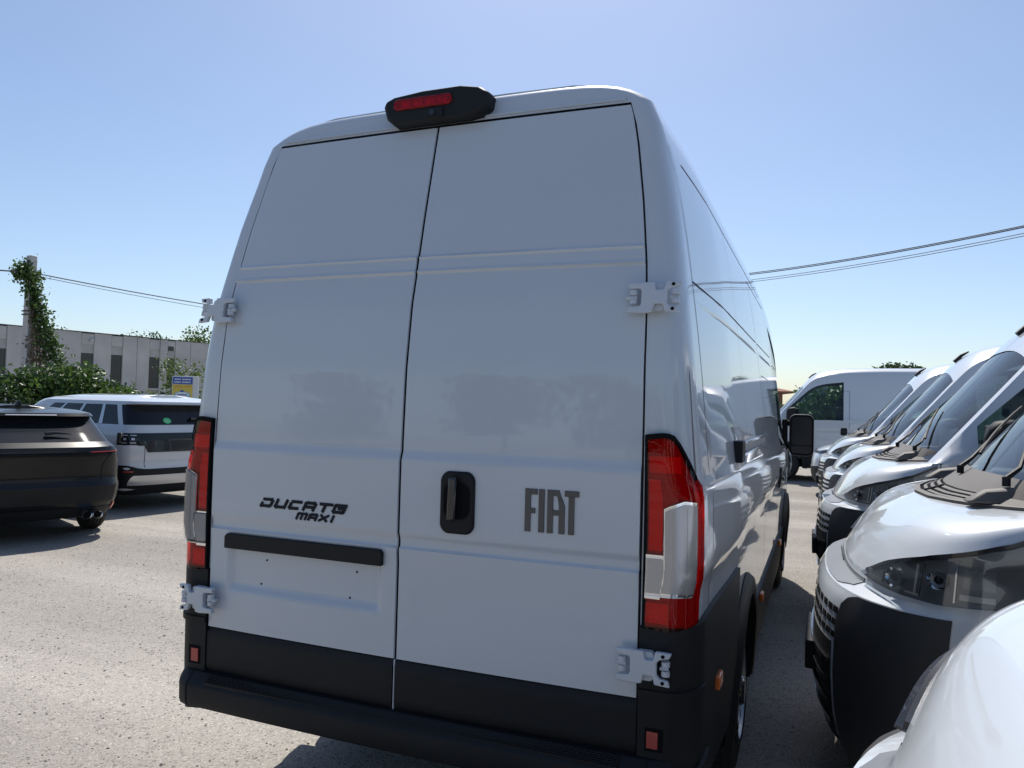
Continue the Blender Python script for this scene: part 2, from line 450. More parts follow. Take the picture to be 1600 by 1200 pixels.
def wheel(S, root, side, y, w_out=.985, R_=.362):
    # axis x; outer face at x=w_out
    prof = [(.02, .215), (.0, .225), (-.004, .25), (.004, .30), (.0, .325), (-.02, .350), (-.045, R_), (-.105, R_+.003), (-.165, R_), (-.19, .35), (-.21, .3), (-.205, .22)]
    V, F = lathe(prof, 48)
    V = [(v[0], v[1], v[2]) for v in V]
    pos = lambda V: [((w_out+v[0])*side, y+v[1], .362+v[2]) for v in V]
    fx = lambda F: F if side < 0 else [tuple(reversed(f)) for f in F]
    ty = mk('wheel', pos(V), fx(F), M['rubber'], root)
    # tread blocks
    TV, TF = [], []
    for k in range(44):
        a = 2*math.pi*k/44
        for xa, xb in ((-.185, -.135), (-.125, -.08), (-.07, -.025)):
            vs_, f_ = box(xa, xb, -.016, .016, R_-.006, R_+.006)
            f_ = [tuple(i+len(TV) for i in q) for q in f_]
            TV += [(v[0], v[1]*math.cos(a)-v[2]*math.sin(a), v[1]*math.sin(a)+v[2]*math.cos(a)) for v in vs_]; TF += f_
    mk('tread', pos(TV), fx(TF), M['rubber'], ty, smooth=False)
    rp = [(.012, .222), (.014, .205), (-.01, .200), (-.03, .19), (-.012, .165), (.0, .13), (-.004, .10), (-.03, .085), (-.03, .0)]
    V, F = lathe(rp, 40); mk('rim', pos(V), fx(F), M['steel'], ty, angle=30)
    HV, HF = [], []
    for k in range(12):
        a = 2*math.pi*k/12; n0 = len(HV)
        for q in range(10):
            b = 2*math.pi*q/10; rr_, tt = .158+.022*math.cos(b), .024*math.sin(b)
            HV.append((.004-.0*rr_, rr_*math.cos(a)-tt*math.sin(a), rr_*math.sin(a)+tt*math.cos(a)))
        HF.append(tuple(range(n0, n0+10)))
    mk('vent_holes', pos(HV), fx(HF), M['void'], ty, smooth=False)
    V, F = lathe([(.03, .0), (.03, .055), (.015, .065), (-.03, .07)], 24); mk('hub_cap', pos(V), fx([f[::-1] for f in F]), M['blackg'], ty)

def arch_trim(S, root, side, dw, r0=.435, r1=.53, m='black', lo=.36):
    V = []; n = 29
    for k in range(n):
        a = R(lerp(-8, 188, k/(n-1)))
        for r_, of in ((r0-.01, -.05), (r0, .03), (r0+.02, .036), (r1-.02, .028), (r1, .004)):
            y = S.L-dw+r_*math.cos(a); z = .36+r_*math.sin(a)
            z = max(z, .27)
            d = S.L-y
            sp = S.sp_d(d)
            if d < .62:
                sp = ip(d, *S.nose_tab) if hasattr(S, 'nose_tab') else .95
            p = S.LS(sp, z, of) if sp < 1 else Vector((S.w(z)+of, y, z))
            V.append(p)
    vf = (V, gfaces(n, 5, flip=True))
    mk('wheel_arch_trim', *(vf if side > 0 else mirx(vf)), M[m], root, angle=50)
    # inner arch liner
    V = []
    for k in range(n):
        a = R(lerp(-10, 190, k/(n-1)))
        for x in (1.0, .5): V.append((x, S.L-dw+.45*math.cos(a), .36+.45*math.sin(a)))
    V += [(.5, S.L-dw, .36)]
    F = gfaces(n, 2)+[(2*k+1, 2*k+3, len(V)-1) for k in range(n-1)]
    vf = (V, F)
    mk('wheel_arch_liner', *(vf if side > 0 else mirx(vf)), M['void'], root)

def side_mirror(S, root, side, d=1.16):
    y = S.L-d
    pr = rrect(1.05, 1.255, 1.25, 1.62, .055, 6)
    cx, cz = 1.15, 1.435
    V = []; lay = [(-.055, .93), (-.07, 1.0), (-.02, 1.03), (.05, .95), (.10, .72), (.12, .35)]
    for yy, k in lay: V += [(cx+(p[0]-cx)*k, y+yy, cz+(p[1]-cz)*k) for p in pr]
    n = len(pr); F = gfaces(len(lay), n, wrap=True)+[tuple(range((len(lay)-1)*n, len(lay)*n))[::-1], tuple(range(n))]
    fl = (lambda vf: vf) if side > 0 else mirx
    h = mk('side_mirror', *fl((V, F)), M['black'], root, angle=45)
    for z0, z1, nm in ((1.345, 1.60, 'mirror_glass'), (1.27, 1.335, 'lower_mirror_glass')):
        vf = prism(rrect(1.068, 1.238, z0, z1, .03 if z1-z0 > .1 else .02), lambda u, v, hh: (u, y-.056-hh, v), 0, .006)
        mk(nm, *fl(vf), M['mirror'], h)
    for z in (1.33, 1.54):
        mk('mirror_arm', *fl(box(.98, 1.09, y-.02, y+.045, z-.025, z+.025)), M['black'], h, bevel=.01)
    mk('mirror_base', *fl(box(.985, 1.03, y-.03, y+.09, 1.29, 1.58)), M['black'], h, bevel=.012)

def build_front(S, root, grilles=True):
    P = S.patch
    for sd_ in (1, -1):
        # headlight
        sh = list(np.linspace(.36, 1, 22))+[S.sp_d(d) for d in (.66, .70, .74, .78)]
        def zl(sp): return ip(sp if sp <= 1 else 1+(sp-1)*10, [.36, .46, .62, .8, 1, 1+10*(S.sp_d(.70)-1), 1+10*(S.sp_d(.78)-1)], [.992, .982, .974, .972, .985, 1.085, 1.245])
        def zh(sp): return max(zl(sp)+.004, S.lip(sp)-.014)
        hl = mk('headlight', *P(sh, zl, zh, .003, 8, .02, sd_), M['headin'], root)
        mk('headlight_lens', *P(sh, zl, zh, .026, 8, .028, sd_), M['headlens'], hl)
        mk('headlight_gasket', *P(sh, lambda s_: zh(s_)-.001, lambda s_: zh(s_)+.016, .010, 1, .02, sd_), M['blackg'], hl)
        # inner elements: two round projectors in bowls, slim light guides
        for sc, zc_, rad in ((.565, 1.025, .036), (.775, 1.055, .032)):
            c0 = S.LS(sc, zc_, .006); nrm = (S.LS(sc, zc_, .02)-c0).normalized(); tx = Vector((0, 0, 1)).cross(nrm).normalized(); up_ = nrm.cross(tx)
            def disc(r0, r1, h0, h1, n=24):
                V = []
                for r_, h in ((r0, h0), (r1, h1)):
                    for k in range(n):
                        a_ = 2*math.pi*k/n; V.append(c0+tx*r_*math.cos(a_)*1.15+up_*r_*math.sin(a_)+nrm*h)
                return V, gfaces(2, n, wrap=True)
            fl_ = (lambda vf: vf) if sd_ > 0 else mirx
            mk('projector_ring', *fl_(disc(rad, rad*.80, .012, .004)), M['chrome'], hl)
            mk('projector_bowl', *fl_(disc(rad*.80, rad*.45, .004, .001)), M['headmid'], hl)
            mk('projector_lens', *fl_(join(disc(rad*.45, rad*.25, .002, .010), disc(rad*.25, .001, .010, .012))), M['privacy'], hl)
        for a0, a1, z0, z1, mm, nm in ((.40, .50, .985, 1.035, 'headmid', 'reflector'), (.635, .70, .978, .990, 'clrin', 'light_guide'), (.675, .684, .975, 1.12, 'clrin', 'light_guide'), (.703, .709, .975, 1.12, 'chrome', 'light_guide'), (.84, .846, .985, 1.14, 'chrome', 'light_guide'), (.86, .97, 1.0, 1.02, 'clrin', 'light_guide'), (.87, .97, 1.04, 1.11, 'headmid', 'reflector')):
            sr = np.linspace(a0, a1, 6)
            mk(nm, *P(sr, lambda s_: max(z0, zl(s_)+.012), lambda s_: max(zl(s_)+.018, min(z1, zh(s_)-.012)), .012, 3, .008, sd_), M[mm], hl)
        # black corner of bumper
        sb = list(np.linspace(.385, .87, 20))
        d_arch = S.df-.445
        zbf = lambda s_: max(.245, S.zb(s_)+.002)
        zt_ = lambda s_: ip(s_, [.385, .40, .43, .48, 1], [.80, .86, .90, .92, .925])
        sb = [x for x in sb if zbf(x) < zt_(x)-.01]
        mk('bumper_corner', *P(sb, zbf, zt_, .012, 8, .016, sd_), M['sunblack'], root)
        # dark grey panel half under bonnet
        sg = np.linspace(0, .36, 14)
        mk('grille_panel', *P(sg, lambda s_: .928+.012*sstep(s_, .28, .36), lambda s_: .972, .004, 6, .01, sd_), M['greypanel'], root)
        # small slot openings in white bumper
        for i, a in enumerate((.05, .11, .17, .23, .285, .335)):
            for j, z in enumerate((.72, .77, .82)):
                mk('grille_slot', *P(np.linspace(a, a+.036, 3), lambda s_: z, lambda s_: z+.026, .0025, 1, .004, sd_), M['void'], root)
        mk('lower_grille', *P(np.linspace(0, .34, 12), lambda s_: .30, lambda s_: .70, .004, 4, .01, sd_), M['black'], root)
        for j in range(4):
            mk('lower_grille_bar', *P(np.linspace(0, .33, 12), lambda s_: .36+j*.08, lambda s_: .385+j*.08, .014, 1, .012, sd_), M['blackg'], root)
    y = S.L
    mk('plate_holder', *box(-.27, .27, y-.02, y+.035, .47, .60), M['black'], root, bevel=.008)
    # embossed lettering on the grey panel (mirrored text runs left to right seen from the front)
    for i in range(6):
        x = -.16+i*.064
        p = S.LS(0.0, .955); sp = min(.36, abs(x)*.8)
        yy = S.LS((math.degrees(math.asin(min(1, (abs(x)/S.w(.95))**(S.N/2))))/90), .955).y
        mk('letter', *letter2d('OTACUD'[i] if True else '', x, .948, .045, .02, lambda u, v, h, Y=yy: (u, Y+.006+h, v), True), M['badge'], root, smooth=False)

def stroke(pts, t, fn, h0, h1):
    V, F = [], []
    for (a, b) in zip(pts[:-1], pts[1:]):
        a_, b_ = Vector(a), Vector(b); d = (b_-a_).normalized(); n = Vector((-d.y, d.x))*t/2; e = d*t/2*.98
        q = [a_-e-n, b_+e-n, b_+e+n, a_-e+n]
        v, f = prism([(p.x, p.y) for p in q], fn, h0, h1); f = [tuple(i+len(V) for i in k) for k in f]; V += v; F += f
    return V, F
GL = {'D': [[(0, .35), (0, 0), (.85, 0), (1, .2), (1, .8), (.85, 1), (.05, 1)]], 'U': [[(0, 1), (0, .1), (.1, 0), (.75, 0)], [(1, 1), (1, .0)]],
      'C': [[(.95, 1), (.1, 1)], [(0, .62), (0, .1), (.1, 0), (.85, 0)]], 'A': [[(0, 0), (0, .85), (.15, 1), (.85, 1), (1, .85), (1, 0)], [(.25, .38), (.8, .38)]],
      'T': [[(0, 1), (1.1, 1)], [(.5, .72), (.5, 0)]], 'O': [[(1, 1), (.1, 1), (0, .9), (0, .1), (.1, 0), (.9, 0), (1, .1), (1, .55), (.45, .55)]],
      'M': [[(0, 0), (0, .85), (.12, 1), (1.1, 1), (1.2, .88), (1.2, 0)], [(.6, .7), (.6, 0)]], 'X': [[(0, 0), (1, 1)], [(0, 1), (1, 0)]], 'I': [[(.2, 0), (.2, 1)]]}
def letter2d(ch, x, z, wd, ht, fn, flip=False, shear=0, t=None):
    out = []
    for st in GL[ch]:
        pts = [((x+(1-a if flip else a)*wd+shear*b*ht), z+b*ht) for a, b in st]
        out.append(stroke(pts, t or ht*.24, fn, 0, .003))
    return join(*out)

def build_interior(S, root):
    L = S.L
    V = []
    xs = np.linspace(-.86, .86, 13)
    for x in xs:
        k = .10*(x/.86)**2
        for d, z in ((.72+k, 1.30), (.80+k, 1.365), (1.0+k, 1.37), (1.14+k, 1.30), (1.18+k, 1.05), (1.15, .75)): V.append((x, L-d, z))
    mk('dashboard', V, gfaces(len(xs), 6, flip=True), M['dash'], root)
    zz = list(np.linspace(.5, S.zk(2.4)-.06, 10)); bp_ = [(S.w(z)-.06, z) for z in zz]+[(-S.w(z)+.06, z) for z in zz[::-1]]
    mk('bulkhead', *prism(bp_, lambda u, v, h: (u, L-2.42+h, v), 0, .03), M['dash'], root)
    for x0, x1 in ((-.72, -.22), (.0, .40), (.40, .80)):
        s = mk('seat', *box(x0, x1, L-2.20, L-2.05, .95, 1.62), M['seat'], root, bevel=.05)
        mk('headrest', *box(lerp(x0, x1, .25), lerp(x0, x1, .75), L-2.19, L-2.09, 1.65, 1.86), M['seat'], s, bevel=.04)
    c = Vector((-.42, L-1.36, 1.28)); ring = [c+Vector((.2*math.cos(a), .12*math.sin(a), .16*math.sin(a))) for a in np.linspace(0, 2*math.pi, 25)]
    mk('steering_wheel', *tube(ring, .016, 8, cap=False), M['dash'], root)
    # dark inner door skins and floor
    for sg in (-1, 1): mk('door_lining', *box(sg*.93-.01, sg*.93+.01, L-2.4, L-1.0, .5, 1.29), M['dash'], root)
    mk('cab_floor', *box(-.975, .975, L-2.4, L-1.42, .46, .50), M['dash'], root)  # floor widened to block stray sun leaking past the sill
    mk('underbody', *box(-.92, .92, .25, L-.35, .36, .40), M['void'], root)

def seam(S, root, pts, wid=.006, both=True, off=.0012, m='void', name='panel_gap'):
    V, F = S.ribbon(pts, wid, off); mk(name, V, F, M[m], root, smooth=False)
    if both: mk(name, *mirx((V, F)), M[m], root, smooth=False)

def build_van(name, label, L, H, wb, main=False, group=None):
    S = VanShape(L, H, wb); root = thing(name, label, 'van', group=group)
    tab = [(L-S.LS(sp, .7).y, sp) for sp in np.linspace(0, 1, 80)]
    S.nose_tab = ([a for a, b in tab], [b for a, b in tab])
    build_body(S, root, main)
    build_cowl(S, root); build_front(S, root); build_interior(S, root)
    for sd_ in (1, -1):
        for dw in (S.df, S.dr):
            wheel(S, root, sd_, L-dw); arch_trim(S, root, sd_, dw)
        side_mirror(S, root, sd_)
        # side lower cladding between the arches
        s0, s1 = S.sp_d(S.df+.45), S.sp_d(S.dr-.45)
        mk('side_moulding', *S.patch(np.linspace(s0, s1, 8), lambda s_: .302, lambda s_: .63, .012, 5, .014, sd_), M['black'], root)
        # door handle
        hp = rrect(L-2.27, L-2.14, 1.04, 1.20, .035)
        vf = prism(hp, lambda u, v, h: (S.w(v)+h, u, v), -.005, .014)
        dh = mk('door_handle', *(vf if sd_ > 0 else mirx(vf)), M['black'], root, bevel=.006)
        vf = box(1.035, 1.055, L-2.25, L-2.16, 1.105, 1.13); mk('lever', *(vf if sd_ > 0 else mirx(vf)), M['blackg'], dh, bevel=.004)
    # cab door seams
    zr = np.linspace(.66, 2.0, 16)
    seam(S, root, [(L-2.31, z) for z in zr])
    seam(S, root, [(L-.99, z) for z in np.linspace(.84, 1.30, 8)])
    seam(S, root, [(L-.80, z) for z in np.linspace(1.13, 1.30, 5)])
    ant = S.roof_pt(1.50, 0); mk('antenna', *tube([ant+Vector((0, .02, -.01)), ant+Vector((0, -.05, .07)), ant+Vector((0, -.13, .12))], [.028, .02, .008], 8), M['black'], root)
    seam(S, root, [(y, 2.0) for y in np.linspace(L-2.31, L-1.75, 6)])
    # bonnet shut line on the fender
    if main: build_rear(S, root)
    else:
        for sg in (-1, 1):
            V = [(sg*u*(S.xd(z)-.005) if k else sg*.004, S.yr(z)-.012*(1-u*u), z) for z in np.linspace(.5, S.zdt()-.005, 24) for k, u in enumerate(np.linspace(0, 1, 6))]
            mk('rear_door', V, gfaces(24, 6, flip=sg > 0), M['white'], root)
        mk('rear_bumper', *box(-.95, .95, -.08, .10, .38, .56), M['black'], root, bevel=.03)
        for sg in (-1, 1):
            mk('tail_light', *S.patch(np.linspace(2.1, 2.95, 10), lambda s_: .98, lambda s_: 1.5, .01, 5, .012, sg), M['reflred'], root)
    return root, S

# ------------------------------------------------------------------ rear of the main van
def door_y(S, x, z, left):
    y = S.yr(z)-.014*(1-(x/.83)**2)
    f = 0.0
    f += .011*(1-sstep(z, 1.432, 1.474))                       # lower half stands proud
    f += -.009*(sstep(z, 1.140, 1.146)*(1-sstep(z, 1.165, 1.195)))
    f += -.004*(1-sstep(z, 1.078, 1.14))
    # horizontal feature lines high on the door
    for zc_, wd in ((2.143, .0075), (2.090, .0085)):
        f += .008*max(0, 1-abs(z-zc_)/wd)
    f += .003*sstep(z, 2.090, 2.096)*(1-sstep(z, 2.137, 2.143))
    if left:
        e = .03
        k = sstep(x, -.745, -.705)*(1-sstep(x, -.085, -.055))*sstep(z, .905, .945)*(1-sstep(z, 1.122, 1.126))
        f -= .014*k
    else:
        k = sstep(x, .04, .12)*(1-sstep(x, .72, .80))*sstep(z, .82, .90)*(1-sstep(z, 1.0, 1.07))
        f -= .004*k
    return y-f-.002

def build_rear(S, root):
    zs = sorted(set(list(np.linspace(.768, 2.647, 60))+list(np.linspace(1.42, 1.48, 9))+list(np.linspace(1.07, 1.20, 20))+list(np.linspace(2.075, 2.155, 33))+list(np.linspace(.90, .95, 7))+list(np.linspace(.8, 1.12, 12))))
    doors = []
    for sg in (-1, 1):
        xsn = sorted(set(list(np.linspace(0, 1, 22))+list(np.linspace(.86, .93, 8))+list(np.linspace(.06, .11, 7))+[.995, .985]))
        V = []
        for z in zs:
            xe = S.xd(z)-.0062
            row = [lerp(.0042, xe, u)*sg for u in xsn]
            pts = [(x, door_y(S, x, z, sg < 0), z) for x in row]
            # turned-in edges
            pts = [(pts[0][0], pts[0][1]+.03, z), (pts[0][0], pts[0][1]+.003, z)]+[(p[0] if i else p[0]+.002*sg, p[1], p[2]) for i, p in enumerate(pts)]+[(pts[-1][0], pts[-1][1]+.03, z)]
            V += pts
        nc = len(xsn)+3
        top = [(p[0], p[1]+.03, p[2]) for p in V[-nc:]]; V += top
        d = mk('rear_door', V, gfaces(len(zs)+1, nc, flip=sg < 0), M['white'], root, angle=50)
        d['label'] = 'right rear door with handle and short nameplate' if sg > 0 else 'left rear door with number plate recess and model lettering'
        doors.append(d)
        # black lower trim of the door
        V = []
        zt = list(np.linspace(.598, .763, 9))
        for z in zt:
            xe = S.xd(z)-.004
            row = [lerp(.006, xe, u)*sg for u in np.linspace(0, 1, 12)]
            pts = [(x, -.016*(1-(x/.83)**2)-.012+.010*(1 if z in (zt[0], zt[-1]) else 0), z) for x in row]
            V += pts
        V = [(v[0], v[1]+.04, v[2]) for v in V[:12]]+V+[(v[0], v[1]+.04, v[2]) for v in V[-12:]]
        mk('lower_trim', V, gfaces(11, 12, flip=sg < 0), M['black'], d, angle=40)
    ld, rd = doors
    # dark sheet put behind the doors so the gaps read as shade
    V = [(x*S.xd(z), S.yr(z)+.028, z) for z in np.linspace(.45, 2.657, 30) for x in (-1.0, 0, 1.0)]
    mk('gap_shade_sheet', V, gfaces(30, 3), M['void'], root)
    V = []
    for z in np.linspace(.77, 2.645, 90): V += [(-.0048, door_y(S, 0, z, False)+.007, z), (.0048, door_y(S, 0, z, False)+.007, z)]
    mk('gap_shade_strip', V, gfaces(90, 2), M['void'], rd)  # dark strip set in the centre gap to deepen its shade
    # white edge return seen in the centre gap low down
    mk('door_edge', *box(-.0035, .0005, -.024, .01, .600, .765), M['white2'], rd)
    # number plate lamp bar
    bar = [(-.742, 1.072), (-.742, 1.116), (-.732, 1.127), (-.062, 1.129), (-.054, 1.118), (-.056, 1.074)]
    fn = lambda u, v, h: (u, door_y(S, u, 1.2, False)-h+.006, v)
    mk('plate_lamp_bar', *prism(bar, fn, -.02, .020), M['blackg'] if False else M['black'], ld, bevel=.003)
    for hx, hz in ((-.562, 1.039), (-.169, 1.038), (-.585, .950), (-.195, .946)):
        mk('screw_hole', *prism([(hx+.004*math.cos(a), hz+.004*math.sin(a)) for a in np.linspace(0, 2*math.pi, 9)[:-1]], lambda u, v, h: (u, door_y(S, u, v, True)-h, v), -.004, .0012), M['void'], ld)
    # door handle
    def oval(x0, x1, z0, z1, bul):
        P = []
        for p in rrect(x0, x1, z0, z1, .03, 6):
            k = ((p[1]-(z0+z1)/2)/((z1-z0)/2)); cx = (x0+x1)/2
            P.append((cx+(p[0]-cx)*(1-bul*k*k), p[1]))
        return P
    fr = lambda u, v, h: (u, door_y(S, u, 1.3, False)-h, v)
    hd = mk('door_handle', *prism(oval(.156, .287, 1.206, 1.410, .13), fr, -.01, .012), M['black'], rd, bevel=.007)
    mk('handle_recess', *prism(oval(.174, .270, 1.255, 1.375, .1), fr, .0125, .0135), M['void'], hd)
    mk('lever', *prism([(.196, 1.252), (.226, 1.252), (.229, 1.392), (.200, 1.392)], fr, .010, .036), M['blackg'], hd, bevel=.006)
    # short nameplate, four tall letters
    def poly_letters(polys, nm, par, m):
        for pp in polys:
            parts = [prism(p, fr, -.002, .005) for p in pp]
            mk(nm, *join(*parts), m, par, bevel=.0008, smooth=False)
    x0, z0, hh = .457, 1.235, .135
    def RC(a, b, c, d): return [(x0+a, z0+c), (x0+b, z0+c), (x0+b, z0+d), (x0+a, z0+d)]
    t_ = .0185
    polys = [[RC(0, t_, 0, hh), RC(t_, .040, hh-.018, hh), RC(t_, .034, .058, .0745)],
             [RC(.0455, .0455+t_, 0, hh)],
             [RC(.074, .074+t_, 0, hh), [(x0+.0925, z0+hh-.018), (x0+.104, z0+hh-.018), (x0+.116, z0+hh-.034), (x0+.122, z0+hh-.03), (x0+.112, z0+hh), (x0+.0925, z0+hh)], [(x0+.112, z0), (x0+.131, z0), (x0+.131, z0+.085), (x0+.122, z0+hh-.026), (x0+.108, z0+hh-.0245), (x0+.112, z0+.085)], RC(.0925, .112, .056, .0725)],
             [RC(.143, .143+t_, 0, hh-.018), RC(.130, .176, hh-.018, hh)]]
    poly_letters(polys, 'badge_letter', rd, M['darkchrome'])
    # slanted model lettering
    fl = lambda u, v, h: (u, door_y(S, u, 1.25, False)-h-.0005, v)
    x = -.582
    for ch in 'DUCATO':
        mk('badge_letter', *letter2d(ch, x, 1.241, .042, .024, fl, shear=.55, t=.0108), M['badge'], ld, smooth=False); x += .0635
    x = -.420
    for ch in 'MAXI':
        mk('badge_letter', *letter2d(ch, x, 1.207, .029 if ch != 'M' else .031, .018, fl, shear=.5, t=.0088), M['badge'], ld, smooth=False); x += .0525 if ch == 'M' else .046
    # tail lights
    for sg in (1, -1):
        sp_ = list(np.linspace(2.21, 2.955, 28))
        rng = lambda a, b, n=10: list(np.linspace(a, b, n))
        zh = lambda s_: ip(s_, [2.21, 2.28, 2.36, 2.46, 2.55, 2.96], [1.40, 1.44, 1.49, 1.545, 1.556, 1.549])
        zl = lambda s_: ip(s_, [2.21, 2.5, 2.96], [.996, .974, .980])
        P = S.patch
        tl = mk('tail_light', *P(sp_, zl, zh, .004, 10, .02, sg), M['redin2'], root)
        mk('upper_reflector', *P(rng(2.42, 2.88), lambda s_: 1.44, lambda s_: min(1.49, zh(s_)-.02), .010, 3, .01, sg), M['redin'], tl)
        mk('side_reflector', *P(rng(2.23, 2.30), lambda s_: 1.10, lambda s_: zh(s_)-.04, .008, 6, .01, sg), M['redin'], tl)
        mk('middle_reflector', *P(rng(2.70, 2.90, 5), lambda s_: 1.21, lambda s_: 1.42, .009, 4, .01, sg), M['redin'], tl)
        mk('lower_reflector', *P(rng(2.56, 2.93), lambda s_: .995, lambda s_: 1.055, .009, 4, .01, sg), M['redin'], tl)
        mk('red_lens', *P(sp_, zl, zh, .016, 12, .018, sg), M['redlens'], tl, angle=60)
        mk('lens_edge', *P(rng(2.92, 2.962, 4), zl, zh, .018, 4, .02, sg), M['void'], tl)
        mk('lens_edge', *P(rng(2.26, 2.955, 14), lambda s_: zh(s_)-.012, lambda s_: zh(s_)+.004, .0185, 1, .02, sg), M['void'], tl)
        # L shaped clear window with chrome border
        mk('chrome_border', *P(rng(2.32, 2.675, 14), lambda s_: 1.075, lambda s_: ip(s_, [2.32, 2.45, 2.675], [1.355, 1.36, 1.335]), .0185, 5, .006, sg), M['chrome'], tl)
        mk('chrome_border', *P(rng(2.675, 2.925, 6), lambda s_: 1.068, lambda s_: 1.198, .0185, 3, .006, sg), M['chrome'], tl)
        mk('clear_inner', *P(rng(2.33, 2.660, 14), lambda s_: 1.088, lambda s_: ip(s_, [2.32, 2.45, 2.675], [1.346, 1.351, 1.326]), .0205, 5, .004, sg), M['clrin'], tl)
        mk('clear_inner', *P(rng(2.660, 2.915, 6), lambda s_: 1.085, lambda s_: 1.187, .0205, 3, .004, sg), M['clrin'], tl)
        mk('clear_lens', *P(rng(2.325, 2.92, 36), lambda s_: 1.078, lambda s_: ip(s_, [2.32, 2.45, 2.662, 2.675, 2.92], [1.350, 1.355, 1.332, 1.192, 1.192]), .0235, 6, .004, sg), M['clrlens'], tl)
        for q_ in (2.42, 2.56): mk('clear_rib', *P(rng(q_, q_+.01, 3), lambda s_: 1.10, lambda s_: 1.335, .0222, 4, .003, sg), M['silver'], tl)
        mk('clear_divider', *P(rng(2.655, 2.672, 3), lambda s_: 1.09, lambda s_: 1.19, .0235, 2, .004, sg), M['chrome'], tl)
        # bumper corner below light
        sc = [S.sp_d(S.dr+.40+.0)+k for k in []]
        ya = S.dr+.44
        sc = list(np.linspace(S.sp_d(ya), 2, 8))+list(np.linspace(2.04, 3.0, 26))
        bz = lambda s_: ip(s_, [1.5, 2, 2.6, 3], [.40, .42, .455, .46])
        bt = lambda s_: ip(s_, [1.5, 2, 2.3, 3], [1.006, 1.0, .984, .982])
        bc = mk('bumper_corner', *P(sc, bz, bt, .016, 12, .02, sg), M['black'], root)
        mk('corner_ledge', *P(list(np.linspace(2.0, 3.0, 22)), lambda s_: .782, lambda s_: .80, .024, 2, .012, sg), M['black'], bc)
        mk('corner_foot', *P(list(np.linspace(1.98, 3.0, 22)), lambda s_: .465, lambda s_: .56, .028, 4, .02, sg), M['black'], bc)
        rf = mk('reflector', *P(np.linspace(2.62, 2.82, 5), lambda s_: .632, lambda s_: .680, .0215, 2, .006, sg), M['reflred'], bc)
        mk('reflector_recess', *P(np.linspace(2.56, 2.86, 5), lambda s_: .622, lambda s_: .690, .0175, 2, .002, sg), M['void'], bc)
    # hinges
    PL = [(-.080, .046), (-.076, .028), (-.040, .027), (-.036, .020), (-.036, -.020), (-.040, -.027), (-.076, -.030), (-.080, -.047), (-.02, -.050), (-.002, -.047), (.004, -.022), (.030, -.022), (.036, -.046),
          (.080, -.050), (.074, -.032), (.050, -.027), (.042, -.018), (.042, .018), (.050, .026), (.078, .032), (.084, .047), (.038, .049), (.031, .022), (.008, .022), (.002, .047)]
    for sg in (1, -1):
        for zc_ in (1.970, .876):
            xc = .846 if zc_ > 1 else .846
            y0 = S.yr(zc_)-(.012 if zc_ > 1 else .026)
            ty = (S.yr(zc_+.03)-S.yr(zc_-.03))/.06
            fn = lambda u, v, h: ((xc+u)*sg, y0+ty*v-h-.004*math.cos(u*18), zc_+v)
            fo = (lambda vf: vf) if sg < 0 else (lambda vf: (vf[0], [tuple(reversed(f)) for f in vf[1]]))
            hg = mk('hinge', *fo(prism(PL, fn, .010, .027)), M['white2'], root, bevel=.003, angle=30)
            for u in (-.062, .066):
                for s2 in (-1, 1):
                    a = fn(u, s2*.006, .012); b = fn(u, s2*.021, .012)
                    mk('knuckle', *tube([a, b], .0125, 12), M['white2'], hg)
            a, b = fn(-.085, .0, .014), fn(-.05, 0, .014)
            mk('pin_arm', *tube([a, b], .0065, 8), M['white2'], hg)
            a, b = fn(.05, .0, .014), fn(.075, 0, .014)
            mk('pin_arm', *tube([a, b], .005, 8), M['white2'], hg)
            for v in (-.038, .038):
                a, b = fn(.060, v, .024), fn(.060, v, .0285)
                mk('bolt', *tube([a, b], .0055, 10), M['void'], hg)
            mk('hinge_foot', *prism(rrect(-.025, .030, -.042, .042, .012), fn, -.012, .010), M['white2'], hg)
    # high brake light with camera
    hp = [(-.246, 2.765), (-.228, 2.712), (-.185, 2.680), (.150, 2.680), (.205, 2.690), (.235, 2.715), (.238, 2.772), (.205, 2.795), (.120, 2.812), (-.06, 2.812), (-.20, 2.800), (-.238, 2.785)]
    hp = [(u*.90+.002, v*.92+.08*2.68-.022) for u, v in hp]
    def fb(u, v, h): return (u, .205-h*(1-.9*max(0, v-2.70)), v)
    V = []
    lay = [(-.17, .96, 0), (.02, 1, 0), (.055, .985, 0), (.072, .93, 0)]
    cx, cz = 0, 2.72
    for h, k, _ in lay: V += [fb(cx+(u-cx)*k, cz+(v-cz)*k, h) for u, v in hp]
    n = len(hp); F = gfaces(len(lay), n, wrap=True)+[tuple(range((len(lay)-1)*n, len(lay)*n))]
    hb = mk('high_brake_light', V, F, M['black'], root, angle=50, bevel=.006, recalc=True)
    fbl = lambda u, v, h: fb(u, v, .072+h)
    lens = rrect(-.165, .075, 2.712, 2.752, .016)
    mk('lamp_backing', *prism(lens, fbl, .0, .0015), M['redin2'], hb)
    for k in range(4): mk('led_reflector', *prism(rrect(-.132+k*.05, -.092+k*.05, 2.720, 2.743, .006), fbl, .0015, .003), M['redin'], hb)
    mk('red_lens', *prism(lens, fbl, .003, .0075), M['redlens'], hb, bevel=.002)
    mk('camera_pod', *prism([(-.045, 2.672), (-.035, 2.667), (.035, 2.667), (.045, 2.672), (.038, 2.704), (-.038, 2.704)], fbl, 0, .006), M['black'], hb, bevel=.004)
    mk('camera_lens', *prism([(.011*math.cos(a), 2.686+.011*math.sin(a)) for a in np.linspace(0, 6.283, 17)[:-1]], fbl, .006, .010), M['blackg'], hb)
    # roof panel with step at the shoulders
    V = []
    xs = [-.665, -.66, -.64, -.5, -.25, 0, .25, .5, .64, .66, .665]
    ys = list(np.linspace(.240, S.L-3.4, 9))
